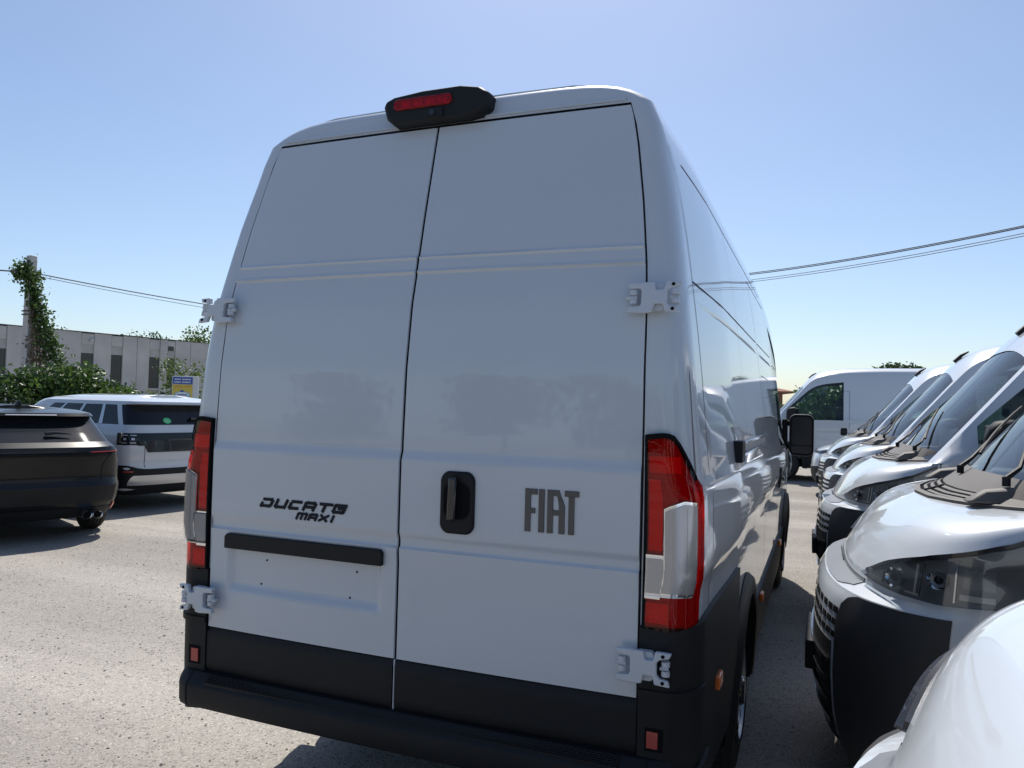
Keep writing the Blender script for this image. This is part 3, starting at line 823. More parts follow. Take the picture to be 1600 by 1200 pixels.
    for x in xs:
        for y in [ys[0]]+ys:
            e = .012*(1-sstep(abs(x), .45, .64))-.002
            p = S.roof_pt(4.5, x); V.append((x, y, p.z+e-.003))
    nrr = len(ys)+1
    V = [(v[0], v[1], v[2]-(.03 if i % nrr == 0 else 0)) for i, v in enumerate(V)]
    mk('roof_panel', V, gfaces(len(xs), nrr), M['white'], root, angle=50)
    # header lip above the doors
    V = []
    for x in np.linspace(-.70, .70, 15):
        for dy, z in ((.004, 2.667), (-.005, 2.667), (-.005, 2.674), (.004, 2.678)): V.append((x, S.yr(z)+dy-.015*(1-(x/.83)**2), z))
    mk('header_lip', V, gfaces(15, 4, flip=True), M['white'], root, angle=30)
    # bumper step
    prof = [(.06, .602), (-.022, .600), (-.034, .590), (-.052, .574), (-.060, .566), (-.064, .555), (-.062, .500), (-.054, .482), (-.01, .470), (.08, .48)]
    V = []
    xs = [-.948, -.945, -.932, -.905, -.868, -.862, -.858, -.83, -.5, -.2, .2, .5, .83, .858, .862, .868, .905, .932, .945, .948]
    for x in xs:
        k = ip(abs(x), [.86, .905, .932, .945, .948], [1, .93, .72, .45, .3])-(.06 if abs(abs(x)-.862) < .001 else 0)
        for y, z in prof: V.append((x, .06+(y-.06)*k-.02*(1-(x/.99)**2), z))
    n = len(prof)
    bs = mk('rear_bumper_step', V, gfaces(len(xs), n)+[tuple(range(n)), tuple(range(len(V)-n, len(V)))[::-1]], M['black'], root, angle=35, recalc=True)
    for k in range(6):
        y = -.012-.006*k; z = lerp(.594, .574, k/5)
        mk('tread_rib', *box(-.78, .78, y-.022-.003, y-.022+.003, z-.004, z+.006), M['black'], bs)
    # side details
    L = S.L
    seam(S, root, [(.255, z) for z in np.linspace(1.0, 2.52, 26)])
    seam(S, root, [(y, 2.50) for y in np.linspace(.42, L-2.6, 14)])
    seam(S, root, [(2.62, z) for z in np.linspace(.64, 2.44, 22)])
    seam(S, root, [(L-2.40, z) for z in np.linspace(.64, 2.44, 22)])
    seam(S, root, [(y, 2.44) for y in np.linspace(2.62, L-2.40, 10)])
    seam(S, root, [(1.45, z) for z in np.linspace(1.05, 2.5, 20)], wid=.003)
    for cc, z0_, z1_ in ((.20, 1.44, 2.50), (.56, 1.58, 2.50)):
        V = []
        for z in np.linspace(z0_, z1_, 30):
            for dc in (-.012, .012):
                q = R(90*(cc+dc)/.6); nx, ny = math.cos(q), -math.sin(q)
                V.append((S.w(z)-.022-.09*(1-math.cos(q))+nx*.0018, S.yr(z)+.13*(1-math.sin(q))+ny*.0018, z))
        if cc < .3:
            mk('panel_gap', V, gfaces(30, 2), M['greypanel'], root, smooth=False); mk('panel_gap', *mirx((V, gfaces(30, 2))), M['greypanel'], root, smooth=False)
    for a, b in ((.26, 2.58), (2.66, L-2.46)):
        seam(S, root, [(y, 2.055) for y in np.linspace(a, b, 9)], wid=.005)  # dark strip drawn along the upper pressed crease
    for z in (1.995,):
        for a, b in ((.30, 2.58), (2.66, L-2.46)):
            ys_ = np.linspace(a, b, 8); V = []
            for y in ys_:
                e = 1-sstep(abs(y-(a+b)/2), (b-a)/2-.05, (b-a)/2)
                for dz, of in ((-.016, -.001), (-.004, .0065*e), (.004, .0065*e), (.012, -.001)): V.append(S.SS(y, z+dz, of))
            vf = (V, gfaces(8, 4, flip=True))
            mk('side_crease', *vf, M['white'], root, angle=60); mk('side_crease', *mirx(vf), M['white'], root, angle=60)
    # sliding door rail
    for z0, z1, of in ((1.490, 1.502, .016), (1.438, 1.450, .016)):
        mk('door_rail', *box(S.w(1.46)-.01, S.w(1.46)+of, .98, 2.60, z0, z1), M['white'], root, bevel=.002)
    mk('rail_channel', *box(S.w(1.46)-.01, S.w(1.46)+.003, .98, 2.60, 1.450, 1.490), M['greypanel'], root)
    mk('rail_end_cap', *box(S.w(1.46)-.01, S.w(1.46)+.030, .88, 1.0, 1.425, 1.512), M['black'], root, bevel=.006)
    # vent flap outline forward on sliding door, fuel flap etc.
    sq = [(2.75, 1.60), (3.35, 1.60), (3.35, 1.86), (2.75, 1.86), (2.75, 1.60)]
    for a, b in zip(sq[:-1], sq[1:]):
        seam(S, root, [(lerp(a[0], b[0], k/4), lerp(a[1], b[1], k/4)) for k in range(5)], wid=.004, both=False)
    # orange side markers
    for y, z in ((.42, .715), (2.25, .60), (4.2, .60)):
        for sg in (-1, 1):
            of = S.w(z)-S.tap(y)+.018
            vf = box(of-.01, of+.012, y-.045, y+.045, z-.022, z+.022)
            mk('side_marker', *(vf if sg > 0 else mirx(vf)), M['orange'], root, bevel=.005)
    mk('towing_eye_cover', *box(.60, .66, -.140, -.120, .45, .50), M['blackg'], root, bevel=.003)

# ================================================================== GROUND
def ground_mat():
    m = bpy.data.materials.new('worn_pale_asphalt'); m.use_nodes = True
    n = m.node_tree.nodes; l = m.node_tree.links; b = n['Principled BSDF']; b.inputs['Roughness'].default_value = .9; b.inputs['Specular IOR Level'].default_value = .25
    tc = n.new('ShaderNodeTexCoord')
    def noise(s, d=4, r=.6):
        x = n.new('ShaderNodeTexNoise'); x.inputs['Scale'].default_value = s; x.inputs['Detail'].default_value = d; x.inputs['Roughness'].default_value = r
        l.new(tc.outputs['Object'], x.inputs['Vector']); return x
    def ramp(src, stops):
        r = n.new('ShaderNodeValToRGB'); e = r.color_ramp.elements
        e[0].position, e[0].color = stops[0][0], (*stops[0][1], 1); e[1].position, e[1].color = stops[-1][0], (*stops[-1][1], 1)
        for p, c in stops[1:-1]: q = e.new(p); q.color = (*c, 1)
        l.new(src, r.inputs[0]); return r
    def mix(a, b_, fac, mode='MIX'):
        x = n.new('ShaderNodeMix'); x.data_type = 'RGBA'; x.blend_type = mode
        if hasattr(fac, 'links'): l.new(fac, x.inputs[0])
        else: x.inputs[0].default_value = fac
        l.new(a, x.inputs[6]); l.new(b_, x.inputs[7]); return x.outputs[2]
    big = ramp(noise(.35, 5).outputs[0], [(.3, (.258, .242, .221)), (.5, (.287, .270, .248)), (.7, (.316, .298, .275))])
    v = n.new('ShaderNodeTexVoronoi'); v.inputs['Scale'].default_value = 125; l.new(tc.outputs['Object'], v.inputs['Vector'])
    st = ramp(v.outputs['Color'], [(.0, (.16, .16, .16)), (.13, (.5, .5, .49)), (.27, (.95, .95, .95)), (.7, (1.0, .98, .95)), (.85, (1.3, 1.3, 1.27)), (1, (1.45, 1.45, 1.42))])
    c1 = mix(big.outputs[0], st.outputs[0], 1.0, 'MULTIPLY')
    v2 = n.new('ShaderNodeTexVoronoi'); v2.inputs['Scale'].default_value = 42; l.new(tc.outputs['Object'], v2.inputs['Vector'])
    st2 = ramp(v2.outputs['Color'], [(.0, (.45, .44, .43)), (.18, (1, 1, 1)), (1, (1.04, 1.03, 1.0))])
    c2 = mix(c1, st2.outputs[0], .7, 'MULTIPLY')
    # stretched tyre-worn streaks
    mp = n.new('ShaderNodeMapping'); mp.inputs['Rotation'].default_value = (0, 0, R(52)); mp.inputs['Scale'].default_value = (.06, 1.1, 1)
    l.new(tc.outputs['Object'], mp.inputs[0]); ns = n.new('ShaderNodeTexNoise'); ns.inputs['Scale'].default_value = 1; ns.inputs['Detail'].default_value = 3; l.new(mp.outputs[0], ns.inputs['Vector'])
    sr = ramp(ns.outputs[0], [(.38, (.80, .80, .81)), (.52, (1, 1, 1)), (.64, (1.26, 1.26, 1.26))])
    c3 = mix(c2, sr.outputs[0], .8, 'MULTIPLY')
    l.new(c3, b.inputs['Base Color'])
    bp = n.new('ShaderNodeBump'); bp.inputs['Strength'].default_value = .55; bp.inputs['Distance'].default_value = .006
    l.new(v.outputs['Distance'], bp.inputs['Height']); bp.invert = True; l.new(bp.outputs[0], b.inputs['Normal'])
    return m
V = [(x, y, 0) for x in (-300, 300) for y in (-100, 500)]
g = mk('ground', V, [(0, 2, 3, 1)], ground_mat(), smooth=False); g['kind'] = 'structure'

# ================================================================== VANS
mainv, SM = build_van('delivery_van', 'tall white panel van seen from behind, its two rear doors filling the middle', 6.363, 2.76, 4.035, main=True)
GRP = 'white vans parked side by side in the row on the right'
rowv, SR = build_van('delivery_van', 'white van bonnet cut off by the bottom right corner', 5.41, 2.52, 3.45, group=GRP)
FX = 1.30
def place(o, xf, yc, L, rz=90, scale=1, z=0):
    o.rotation_euler = (0, 0, R(rz)); o.scale = (scale,)*3; o.location = (xf+L*scale, yc, z)
place(rowv, 1.29, -1.18, 5.41)
def clone(label, xf, yc, **k):
    c = copytree(rowv); c['label'] = label; place(c, xf, yc, 5.41, **k); return c
v2 = clone('white van whose large dark headlight is nearest, behind the corner bonnet', 1.30, 1.75)
v3 = clone('white van with a folded paper on its dashboard, third in the row', 1.29, 4.95, rz=90.8)
v4 = clone('white van just beyond the one with the paper, its roof antenna showing', 1.33, 8.3, rz=89.3)
v5 = clone('farthest tall white van of the row, beside the low compact van', 1.27, 12.0, rz=90.6)
far = clone('white van parked side-on in the background, left side and cab door showing', -.62, 18.6, scale=1.10)
far['group'] = 'white vans parked side by side in the row on the right'

# a folded paper on a dashboard
def paper(label, cx, cy, z, rz, sc=1):
    V = []
    n = 7
    for i in range(n):
        for j in range(6):
            u, v = i/(n-1)-.5, j/5-.5
            V.append((u*.21*sc, v*.30*sc, .02*math.sin(u*7+1)*math.cos(v*5)+.05*abs(u)))
    o = mk('paper_sheet', V, gfaces(n, 6), M['paper'], solid=.0015); o.location = (cx, cy, z); o.rotation_euler = (R(62), 0, rz)
    return tag(o, label, 'paper')
paper('crumpled white paper lying on a van dashboard behind the windscreen', 2.30, 4.95, 1.45, -.25, .62)

# ================================================================== CARS (contour stack)
class CarShape(VanShape):
    def __init__(s, L, lev, n=3.2, wheels=(.85, 3.6), rw=.35, arch=.40, rr=.45, rf=.6):
        s.L = L; s.lev = np.array(lev); s.n = n; s.wheels = wheels; s.rw = rw; s.arch = arch; s.rr = rr; s.rf = rf
    def lv(s, z):
        return [float(np.interp(z, s.lev[:, 0], s.lev[:, k])) for k in (1, 2, 3)]
    def LS(s, sp, z, off=0.0):
        if off:
            e = 1e-3
            p = s.LS(sp, z); a = s.LS(min(sp+e, 3), z)-s.LS(max(sp-e, 0), z); b = s.LS(sp, z+e)-s.LS(sp, z-e)
            nv = a.cross(b)
            if nv.length < 1e-12: nv = Vector((0, -1, 0))
            return p+nv.normalized()*off
        y0, y1, w = s.lv(z); y1 = s.L-y1; rr_, rf = min(s.rr, .4*(y1-y0)), min(s.rf, .4*(y1-y0)); n = s.n
        if sp <= 1:
            a = R(90*sp); return Vector((w*max(0, math.sin(a))**(2/n), y0+rr_*(1-max(0, math.cos(a))**(2/n)), z))
        if sp <= 2: return Vector((w*(1+.02*math.sin(math.pi*(sp-1))), lerp(y0+rr_, y1-rf, sp-1), z))
        a = R(90*(3-sp)); return Vector((w*max(0, math.sin(a))**(2/n), y1-rf*(1-max(0, math.cos(a))**(2/n)), z))
    def zb(s, sp):
        y = s.LS(sp, .6).y; b = .24
        for wy in s.wheels:
            if abs(y-wy) < s.arch: b = max(b, s.rw+math.sqrt(s.arch**2-(y-wy)**2))
        return b if .3 < sp < 2.7 else .24
    def zlo(s): return .24

def build_car(name, label, S, paint, zbelt, ztop, zroof, side_win, rear_win=True, front_win=True, loc=(0, 0), rz=68, wheel_m='steel', rear_sp=.80):
    root = thing(name, label, 'car' if 'van' not in name else 'van', (loc[0], loc[1], 0), R(rz))
    y00, y11, _ = S.lv(.6); y11 = S.L-y11
    ys = set(np.linspace(y00+S.rr, y11-S.rf, 16))
    for wy in S.wheels:
        for a in np.linspace(-90, 90, 15): ys.add(wy+S.arch*math.sin(R(a)))
    ss = sorted((y-(y00+S.rr))/((y11-S.rf)-(y00+S.rr)) for y in ys if y00+S.rr-1e-6 <= y <= y11-S.rf+1e-6)
    for a, b in side_win: ss += [a, b]
    ss = sorted(ss); o = []
    for x in ss:
        if not o or x-o[-1] > .004: o.append(x)
    sps = list(np.linspace(0, 1, 17)[:-1])+[1+x for x in o]+list(np.linspace(2, 3, 17)[1:])
    zu = sorted(set(list(np.linspace(zbelt, ztop, 9))+[z for z in S.lev[:, 0] if z > zbelt]))
    V = []
    nl = 16
    for sp in sps:
        zb = S.zb(sp)
        V += [S.LS(sp, lerp(zb, zbelt, k/nl)) for k in range(nl)]+[S.LS(sp, z) for z in zu]
        top = S.LS(sp, zu[-1])
        for k, dz in ((.8, .012), (.45, .03), (0, .038)): V.append(Vector((top.x*k, top.y, top.z+dz)))
    nr = nl+len(zu)+3
    F, G = [], {'rear_window': [], 'side_window': [], 'windscreen': []}
    for i in range(len(sps)-1):
        m = .5*(sps[i]+sps[i+1])
        for j in range(nr-1):
            f = (i*nr+j, (i+1)*nr+j, (i+1)*nr+j+1, i*nr+j+1)
            glass = None
            if nl <= j < nl+len(zu)-1:
                zm = .5*(zu[j-nl]+zu[j-nl+1])
                if zbelt < zm < ztop:
                    if m < rear_sp and rear_win: glass = 'rear_window'
                    elif m > 2.25 and front_win: glass = 'windscreen'
                    elif any(1+a < m < 1+b for a, b in side_win): glass = 'side_window'
            (G[glass] if glass else F).append(f)
    half = (V, F)
    mk('body', *join(half, mirx(half)), M[paint], root, merge=.0006, angle=30)
    for k, fs in G.items():
        if not fs: continue
        ids = sorted({q for f in fs for q in f}); mp = {q: n_ for n_, q in enumerate(ids)}
        vf = ([V[q] for q in ids], [tuple(mp[q] for q in f) for f in fs])
        if k == 'side_window':
            mk(k, *vf, M['privacy'], root); mk(k, *mirx(vf), M['privacy'], root)
        else: mk(k, *join(vf, mirx(vf)), M['privacy'], root, merge=.0005)
    mk('underbody', *box(-.75, .75, .3, S.L-.4, .24, .30), M['void'], root)
    for wy in S.wheels:
        for sd_ in (1, -1):
            w_out = S.lv(.5)[2]-.02
            k = S.rw/.362
            prof = [(.02, .225), (.0, .235), (-.004, .26), (.0, .325), (-.02, .350), (-.045, .362), (-.105, .365), (-.165, .362), (-.19, .35), (-.21, .3), (-.205, .22)]
            pos = lambda V: [((w_out+v[0])*sd_, wy+v[1]*k, S.rw+v[2]*k) for v in V]
            fx = lambda F: F if sd_ < 0 else [tuple(reversed(f)) for f in F]
            v_, f_ = lathe(prof, 40); ty = mk('wheel', pos(v_), fx(f_), M['rubber'], root)
            for xg in (-.07, -.105, -.14):
                v_, f_ = lathe([(xg-.006, .3665), (xg+.006, .3665)], 40); mk('tread_groove', pos(v_), fx(f_), M['void'], ty)
            v_, f_ = lathe([(.01, .235), (.0, .215), (-.05, .2), (-.05, .0)], 30); mk('rim', pos(v_), fx(f_), M['darkchrome'], ty)
            SV, SF = [], []
            for q in range(5):
                a = 2*math.pi*q/5
                vv, ff = box(-.04, .0, -.026, .026, .03, .215); ff = [tuple(i+len(SV) for i in t_) for t_ in ff]
                SV += [(v[0], v[1]*math.cos(a)-v[2]*math.sin(a), v[1]*math.sin(a)+v[2]*math.cos(a)) for v in vv]; SF += ff
            mk('spokes', pos(SV), fx(SF), M[wheel_m], ty, smooth=False)
            V2 = []
            for q in range(19):
                a = R(lerp(-5, 185, q/18))
                for x in (S.lv(.6)[2]-.03, .5): V2.append((x*sd_, wy+(S.arch+.01)*math.cos(a), S.rw+(S.arch+.01)*math.sin(a)))
            mk('wheel_arch_liner', V2, gfaces(19, 2, flip=sd_ < 0), M['void'], root)
    return root

# --- black crossover, left edge
LB = [(.24, .16, .12, .84), (.34, .07, .05, .90), (.46, .02, .0, .925), (.60, -.01, 0, .935), (.64, .03, 0, .93), (.74, .035, .01, .93), (.82, .02, .04, .925), (.90, .005, .10, .915), (1.0, .0, .45, .90), (1.06, .015, .85, .87), (1.085, .06, 1.0, .85),
      (1.10, .10, 1.1, .835), (1.2, .24, 1.35, .80), (1.3, .37, 1.6, .76), (1.375, .44, 1.78, .725), (1.385, .33, 1.8, .72), (1.42, .36, 1.9, .70), (1.45, .60, 2.05, .64), (1.465, .9, 2.2, .55)]
SB = CarShape(4.55, LB, wheels=(.86, 3.58))
LW = [(.22, .14, .12, .86), (.32, .05, .04, .92), (.45, .0, 0, .94), (.60, .0, 0, .945), (.63, .02, 0, .94), (.80, .01, .03, .945), (.95, .02, .10, .94), (1.08, .035, .4, .92), (1.14, .05, 1.0, .90), (1.17, .06, 1.15, .875), (1.3, .14, 1.45, .84),
      (1.44, .22, 1.72, .80), (1.455, .10, 1.75, .795), (1.49, .11, 1.85, .78), (1.53, .30, 2.0, .70), (1.555, .6, 2.2, .58)]
SW = CarShape(4.5, LW, n=4.0, wheels=(.84, 3.55), rr=.32)

def rear_patch(S, par, nm, m, s0, s1, z0, z1, off=.006, both=True, nz=3, n=8, sk=.01):
    zl = z0 if callable(z0) else (lambda q: z0); zh = z1 if callable(z1) else (lambda q: z1)
    vf = S.patch(np.linspace(s0, s1, n), zl, zh, off, nz, sk)
    vf = (vf[0], [tuple(reversed(f)) for f in vf[1]])
    if both == 'join': return mk(nm, *join(vf, mirx(vf)), M[m], par, merge=.0004)
    a = mk(nm, *vf, M[m], par)
    if both: mk(nm, *mirx(vf), M[m], par)
    return a
def sp_x(S, x, z):      # parameter for lateral x on the rear
    w = S.lv(z)[2]; return math.degrees(math.asin(min(1, (abs(x)/w)**(S.n/2))))/90
def fin(par, y, z, m):
    V = [(-.02, y+.09, z), (.02, y+.09, z), (.022, y-.10, z), (-.022, y-.10, z), (-.006, y-.06, z+.07), (.006, y-.06, z+.07), (.006, y-.095, z+.065), (-.006, y-.095, z+.065)]
    mk('roof_fin', V, [(0, 1, 5, 4), (1, 2, 6, 5), (2, 3, 7, 6), (3, 0, 4, 7), (4, 5, 6, 7)], M[m], par, bevel=.006)

bc = build_car('crossover_car', 'glossy black crossover seen from behind at the left edge', SB, 'carblack', 1.10, 1.375, 1.46, [(.03, .26), (.30, .55), (.59, .8)], loc=(-6.53, 3.49), rz=68, rear_sp=.86)
fin(bc, .95, 1.49, 'black')
g = rear_patch(SB, bc, 'light_bar', 'privacy', 0, .80, .965, 1.015, .004, 'join')
rear_patch(SB, bc, 'lamp_insert', 'redin2', .28, .72, .985, .997, .006)
rear_patch(SB, bc, 'bumper_insert', 'black', 0, .62, .42, lambda q: .60, .004, 'join')
rear_patch(SB, bc, 'bumper_diffuser', 'black', 0, .82, .245, lambda q: .36, .006, 'join')
rear_patch(SB, bc, 'red_reflector', 'reflred', .66, .73, lambda q: .33-(q-.66)*.4, lambda q: .40-(q-.66)*.2, .012)
rear_patch(SB, bc, 'brake_strip', 'clrin', 0, .12, 1.392, 1.402, .003, 'join')
for sg in (1, -1):     # tailgate shut line
    V = []
    for z in np.linspace(.64, 1.06, 12):
        for dx in (-.004, .004):
            x = .66+.10*sstep(z, .8, 1.0)+dx; p = SB.LS(sp_x(SB, x, z), z, .0015); V.append((p.x*sg, p.y, p.z))
    mk('panel_gap', V, gfaces(12, 2, flip=sg > 0), M['void'], bc)
for sg in (-1, 1):
    for k in range(2):
        x = sg*(.50+k*.11); y = .10
        V, F = lathe([(-.02, .038), (-.03, .045), (-.02, .050), (.14, .050)], 20)
        V = [(x+v[1]*1.1, y+v[0]-.10, .285+v[2]*.9) for v in V]
        e = mk('exhaust_pipe', V, F, M['chrome'], bc)
        mk('pipe_inside', [(x+.04*math.cos(a), y-.09, .285+.034*math.sin(a)) for a in np.linspace(0, 6.283, 17)[:-1]], [tuple(range(16))], M['void'], e)
wb_ = [SB.LS(0, 1.17, .03)+Vector((.10, 0, 0)), SB.LS(0, 1.175, .035)+Vector((.20, 0, 0)), SB.LS(0, 1.165, .03)+Vector((.36, 0, 0))]
mk('rear_wiper', *tube(wb_, [.022, .016, .006], 8), M['blackg'], bc)
for sg in (-1, 1):
    mk('door_mirror', *box(sg*.98-.10, sg*.98+.10, 3.0, 3.12, 1.02, 1.17), M['carblack'], bc, bevel=.04)

# --- white squared-off SUV
wc = build_car('suv_car', 'white boxy SUV with black light band, green sticker on its rear window', SW, 'carwhite', 1.17, 1.44, 1.55, [(.0, .15), (.185, .42), (.45, .70), (.74, .92)], loc=(-7.25+(-.94)*(math.cos(R(68))-math.cos(R(82))), 6.55+(-.94)*(math.sin(R(68))-math.sin(R(82)))), rz=82, rear_sp=.93)
wc.scale = (1.05,)*3
fin(wc, .75, 1.565, 'black')
rear_patch(SW, wc, 'light_band', 'privacy', 0, .99, lambda q: .90 if q > .5 else .89, lambda q: 1.06, .006, 'join', n=16)
lb = rear_patch(SW, wc, 'plate_panel', 'blackg', 0, .42, lambda q: .80+.16*sstep(q, .32, .42), .955, .010, 'join', n=14)
for a in (.60, .80):
    for z0, z1 in ((1.025, 1.035), (.925, .935)): rear_patch(SW, wc, 'lamp_edge', 'clrin', a-.065, a+.065, z0, z1, .009)
    rear_patch(SW, wc, 'lamp_insert', 'clrin', a-.035, a+.035, .966, .994, .009)
rear_patch(SW, wc, 'bumper_cladding', 'black', 0, 1.0, .225, lambda q: .575+.05*sstep(q, .3, .8), .008, 'join', n=20)
rear_patch(SW, wc, 'bumper_plate', 'silver', 0, .70, .36, lambda q: .49-.09*sstep(q, .6, .7), .014, 'join', n=12)
rear_patch(SW, wc, 'red_reflector', 'reflred', .58, .82, .535, .552, .016)
for sg in (1, -1):
    V = []
    for z in np.linspace(.60, .89, 8):
        for dx in (-.004, .004):
            p = SW.LS(sp_x(SW, .70+dx, z), z, .0015); V.append((p.x*sg, p.y, p.z))
    mk('panel_gap', V, gfaces(8, 2, flip=sg > 0), M['void'], wc)
    # pillars in silver
    for s0 in (1.15, 1.42, 1.70):
        vf = SW.patch([s0, s0+.012, s0+.024, s0+.035], lambda q: 1.172, lambda q: 1.438, .006, 4, .01)
        vf = (vf[0], [tuple(reversed(f)) for f in vf[1]]); mk('window_pillar', *(vf if sg > 0 else mirx(vf)), M['silver'], wc)
    mk('door_mirror', *box(sg*1.0-.10, sg*1.0+.10, 2.95, 3.08, 1.08, 1.25), M['carwhite'], wc, bevel=.04)
    mk('side_cladding', *(lambda vf: vf if sg > 0 else mirx(vf))((lambda q: (q[0], [tuple(reversed(f)) for f in q[1]]))(SW.patch(np.linspace(1.23, 1.72, 8), lambda q: .245, lambda q: .42, .01, 3, .012))), M['black'], wc)
    for hs_ in (1.26, 1.53):
        mk('door_handle', *(lambda vf: vf if sg > 0 else mirx(vf))((lambda q: (q[0], [tuple(reversed(f)) for f in q[1]]))(SW.patch(np.linspace(hs_, hs_+.05, 4), lambda q: .98, lambda q: 1.01, .018, 1, .02))), M['carwhite'], wc)
st_c = SW.LS(sp_x(SW, -.34, 1.22), 1.225, .004); st_c.x = -.34
mk('round_sticker', [(st_c.x+.062*math.cos(a), st_c.y+.04*math.sin(a)*.55, st_c.z+.04*math.sin(a)) for a in np.linspace(0, 6.283, 25)[:-1]], [tuple(range(24))], M['green'], wc)
mk('sticker_mark', [(st_c.x+q[0], st_c.y-.002+q[1]*.55, st_c.z+q[1]) for q in ((-.03, -.006), (.03, -.012), (.03, -.002), (-.03, .004))], [(0, 1, 2, 3)], M['stickerw'], wc)
wp = SW.LS(0, 1.24, .03); mk('rear_wiper', *tube([wp+Vector((.02, 0, 0)), wp+Vector((.14, .0, .01)), wp+Vector((.36, .01, 0))], [.026, .02, .008], 8), M['blackg'], wc)

# --- low compact van at the far end of the row
LC = [(.22, .10, .16, .86), (.35, .04, .03, .93), (.50, .02, .0, .95), (.68, .0, .01, .96), (.80, 0, .03, .96), (.90, 0, .09, .96), (.97, .0, .20, .95), (1.03, .0, .42, .94), (1.09, .0, .72, .925), (1.13, .0, .95, .91), (1.16, .0, 1.05, .90),
      (1.3, .02, 1.25, .88), (1.5, .05, 1.5, .84), (1.62, .07, 1.66, .80), (1.72, .09, 1.9, .77), (1.80, .15, 2.2, .70), (1.84, .3, 2.6, .58)]
SC = CarShape(4.7, LC, n=2.8, wheels=(.80, 3.75), rr=.25, rf=.75, rw=.34)
cv = build_car('compact_van', 'low white compact van with a slim dark headlight at the far end of the row', SC, 'white', 1.16, 1.62, 1.8, [(.50, .72), (.75, .97)], rear_win=False, loc=(1.12+4.7, 14.7), rz=90)
def fpatch(nm, m, s0, s1, zl, zh, off=.006, n=8):
    vf = SC.patch(np.linspace(s0, s1, n), zl, zh, off, 3, .01); vf = (vf[0], [tuple(reversed(f)) for f in vf[1]])
    mk(nm, *vf, M[m], cv); mk(nm, *mirx(vf), M[m], cv)
fpatch('headlight', 'headin', 2.10, 2.66, lambda q: ip(q, [2.1, 2.3, 2.66], [.99, .86, .87]), lambda q: ip(q, [2.1, 2.3, 2.66], [1.02, .98, .90]), .006, 12)
fpatch('headlight_lens', 'clrlens', 2.10, 2.66, lambda q: ip(q, [2.1, 2.3, 2.66], [.985, .855, .865]), lambda q: ip(q, [2.1, 2.3, 2.66], [1.025, .985, .905]), .014, 12)
fpatch('light_insert', 'clrin', 2.30, 2.38, lambda q: .885, lambda q: .955, .010, 4)
fpatch('bumper_cladding', 'black', 2.05, 3.0, lambda q: .23, lambda q: ip(q, [2.05, 2.4, 3], [.62, .62, .58]), .008, 16)
fpatch('grille', 'black', 2.66, 3.0, lambda q: .865, lambda q: .905, .006, 8)
cw = [(x, y, z) for x in np.linspace(-.78, .78, 9) for y, z in ((4.7-.99, 1.137), (4.7-1.10, 1.168))]
mk('cowl_panel', cw, gfaces(9, 2, flip=True), M['greyp'], cv)
for sg in (-1, 1): mk('door_mirror', *box(sg*1.06-.11, sg*1.06+.11, 3.1, 3.22, 1.10, 1.34), M['black'], cv, bevel=.04)
for x0 in (-.55, .1): mk('wiper', *tube([(x0, 4.7-1.0, 1.16), (x0+.25, 4.7-1.22, 1.30), (x0+.5, 4.7-1.3, 1.36)], .013, 5), M['blackg'], cv)
# ================================================================== BACKDROP
concrete = mat('weathered_concrete', (.52, .50, .475), .9, bump=(14, .25, .02), var=(.9, .13))
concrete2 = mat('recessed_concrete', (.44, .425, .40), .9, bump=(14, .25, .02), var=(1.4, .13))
darkwin = mat('dark_window_glass', (.02, .025, .032), .08, spec=.6)
coping = mat('dark_roof_coping', (.09, .085, .08), .7)
bA = Vector((-36.52, 23.27, 0)); bd = Vector((.2134, .977, 0)); bn = Vector((.977, -.2134, 0))
bld = thing('concrete_building', 'long flat-roofed grey concrete building with narrow dark windows behind the hedge', 'building', bA, math.atan2(bd.y, bd.x))
# local: x along wall, y = inward (left of dir), outward = -y
mk('wall', *box(-22, 26, .12, 12, 0, 4.98), concrete2, bld, smooth=False)
for a, b in ((-22, -14.2), (-14.1, -7.6), (-7.5, -1.0), (.34, 2.05), (2.07, 3.95), (4.64, 5.58), (6.24, 7.05), (7.07, 7.80), (8.46, 8.92), (9.42, 10.4), (10.42, 13.4), (14.0, 17.0), (17.6, 21.8), (21.9, 26)):
    mk('panel', *box(a, b, 0, .14, 0, 5.05), concrete, bld, bevel=.015)
for a, b, z0, z1 in ((-1.0, .34, 2.05, 3.88), (3.95, 4.64, 2.2, 3.94), (5.58, 6.24, 2.2, 3.95), (7.80, 8.46, 2.2, 3.97), (8.92, 9.42, 2.2, 3.98), (13.4, 14.0, 2.2, 3.98), (17.0, 17.6, 2.2, 3.98)):
    mk('lintel', *box(a, b, .07, .16, z1, 5.02), concrete2, bld, smooth=False)
    mk('lintel', *box(a+.02, b-.02, .03, .10, z1+.48, 5.0), concrete, bld, bevel=.01)
    wn = mk('window', *box(a+.03, b-.03, .10, .118, z0, z1), darkwin, bld, smooth=False)
    mk('window_frame', *join(box(a, a+.04, .085, .12, z0, z1), box(b-.04, b, .085, .12, z0, z1), box(a, b, .085, .12, z0-.04, z0), box((a+b)/2-.012, (a+b)/2+.012, .09, .119, z0, z1)), coping, wn, smooth=False)
    mk('sill', *box(a, b, -.02, .14, z0-.12, z0-.04), concrete, wn, bevel=.01)
mk('railing', *join(box(-1.0, .34, -.05, -.02, 2.55, 2.60), box(-1.0, .34, -.05, -.02, 2.25, 2.30), box(.28, .32, -.05, -.02, 2.0, 2.62)), M['stickerw'], bld, smooth=False)
mk('wall_vent', *box(8.95, 9.32, .02, .06, 4.42, 4.68), darkwin, bld, smooth=False)
mk('wall_lamp', *box(4.35, 4.55, -.14, .02, 4.62, 4.68), M['silver'], bld, smooth=False)
mk('roof_coping', *box(-22.1, 26.1, -.04, 12.1, 5.05, 5.09), coping, bld, smooth=False)

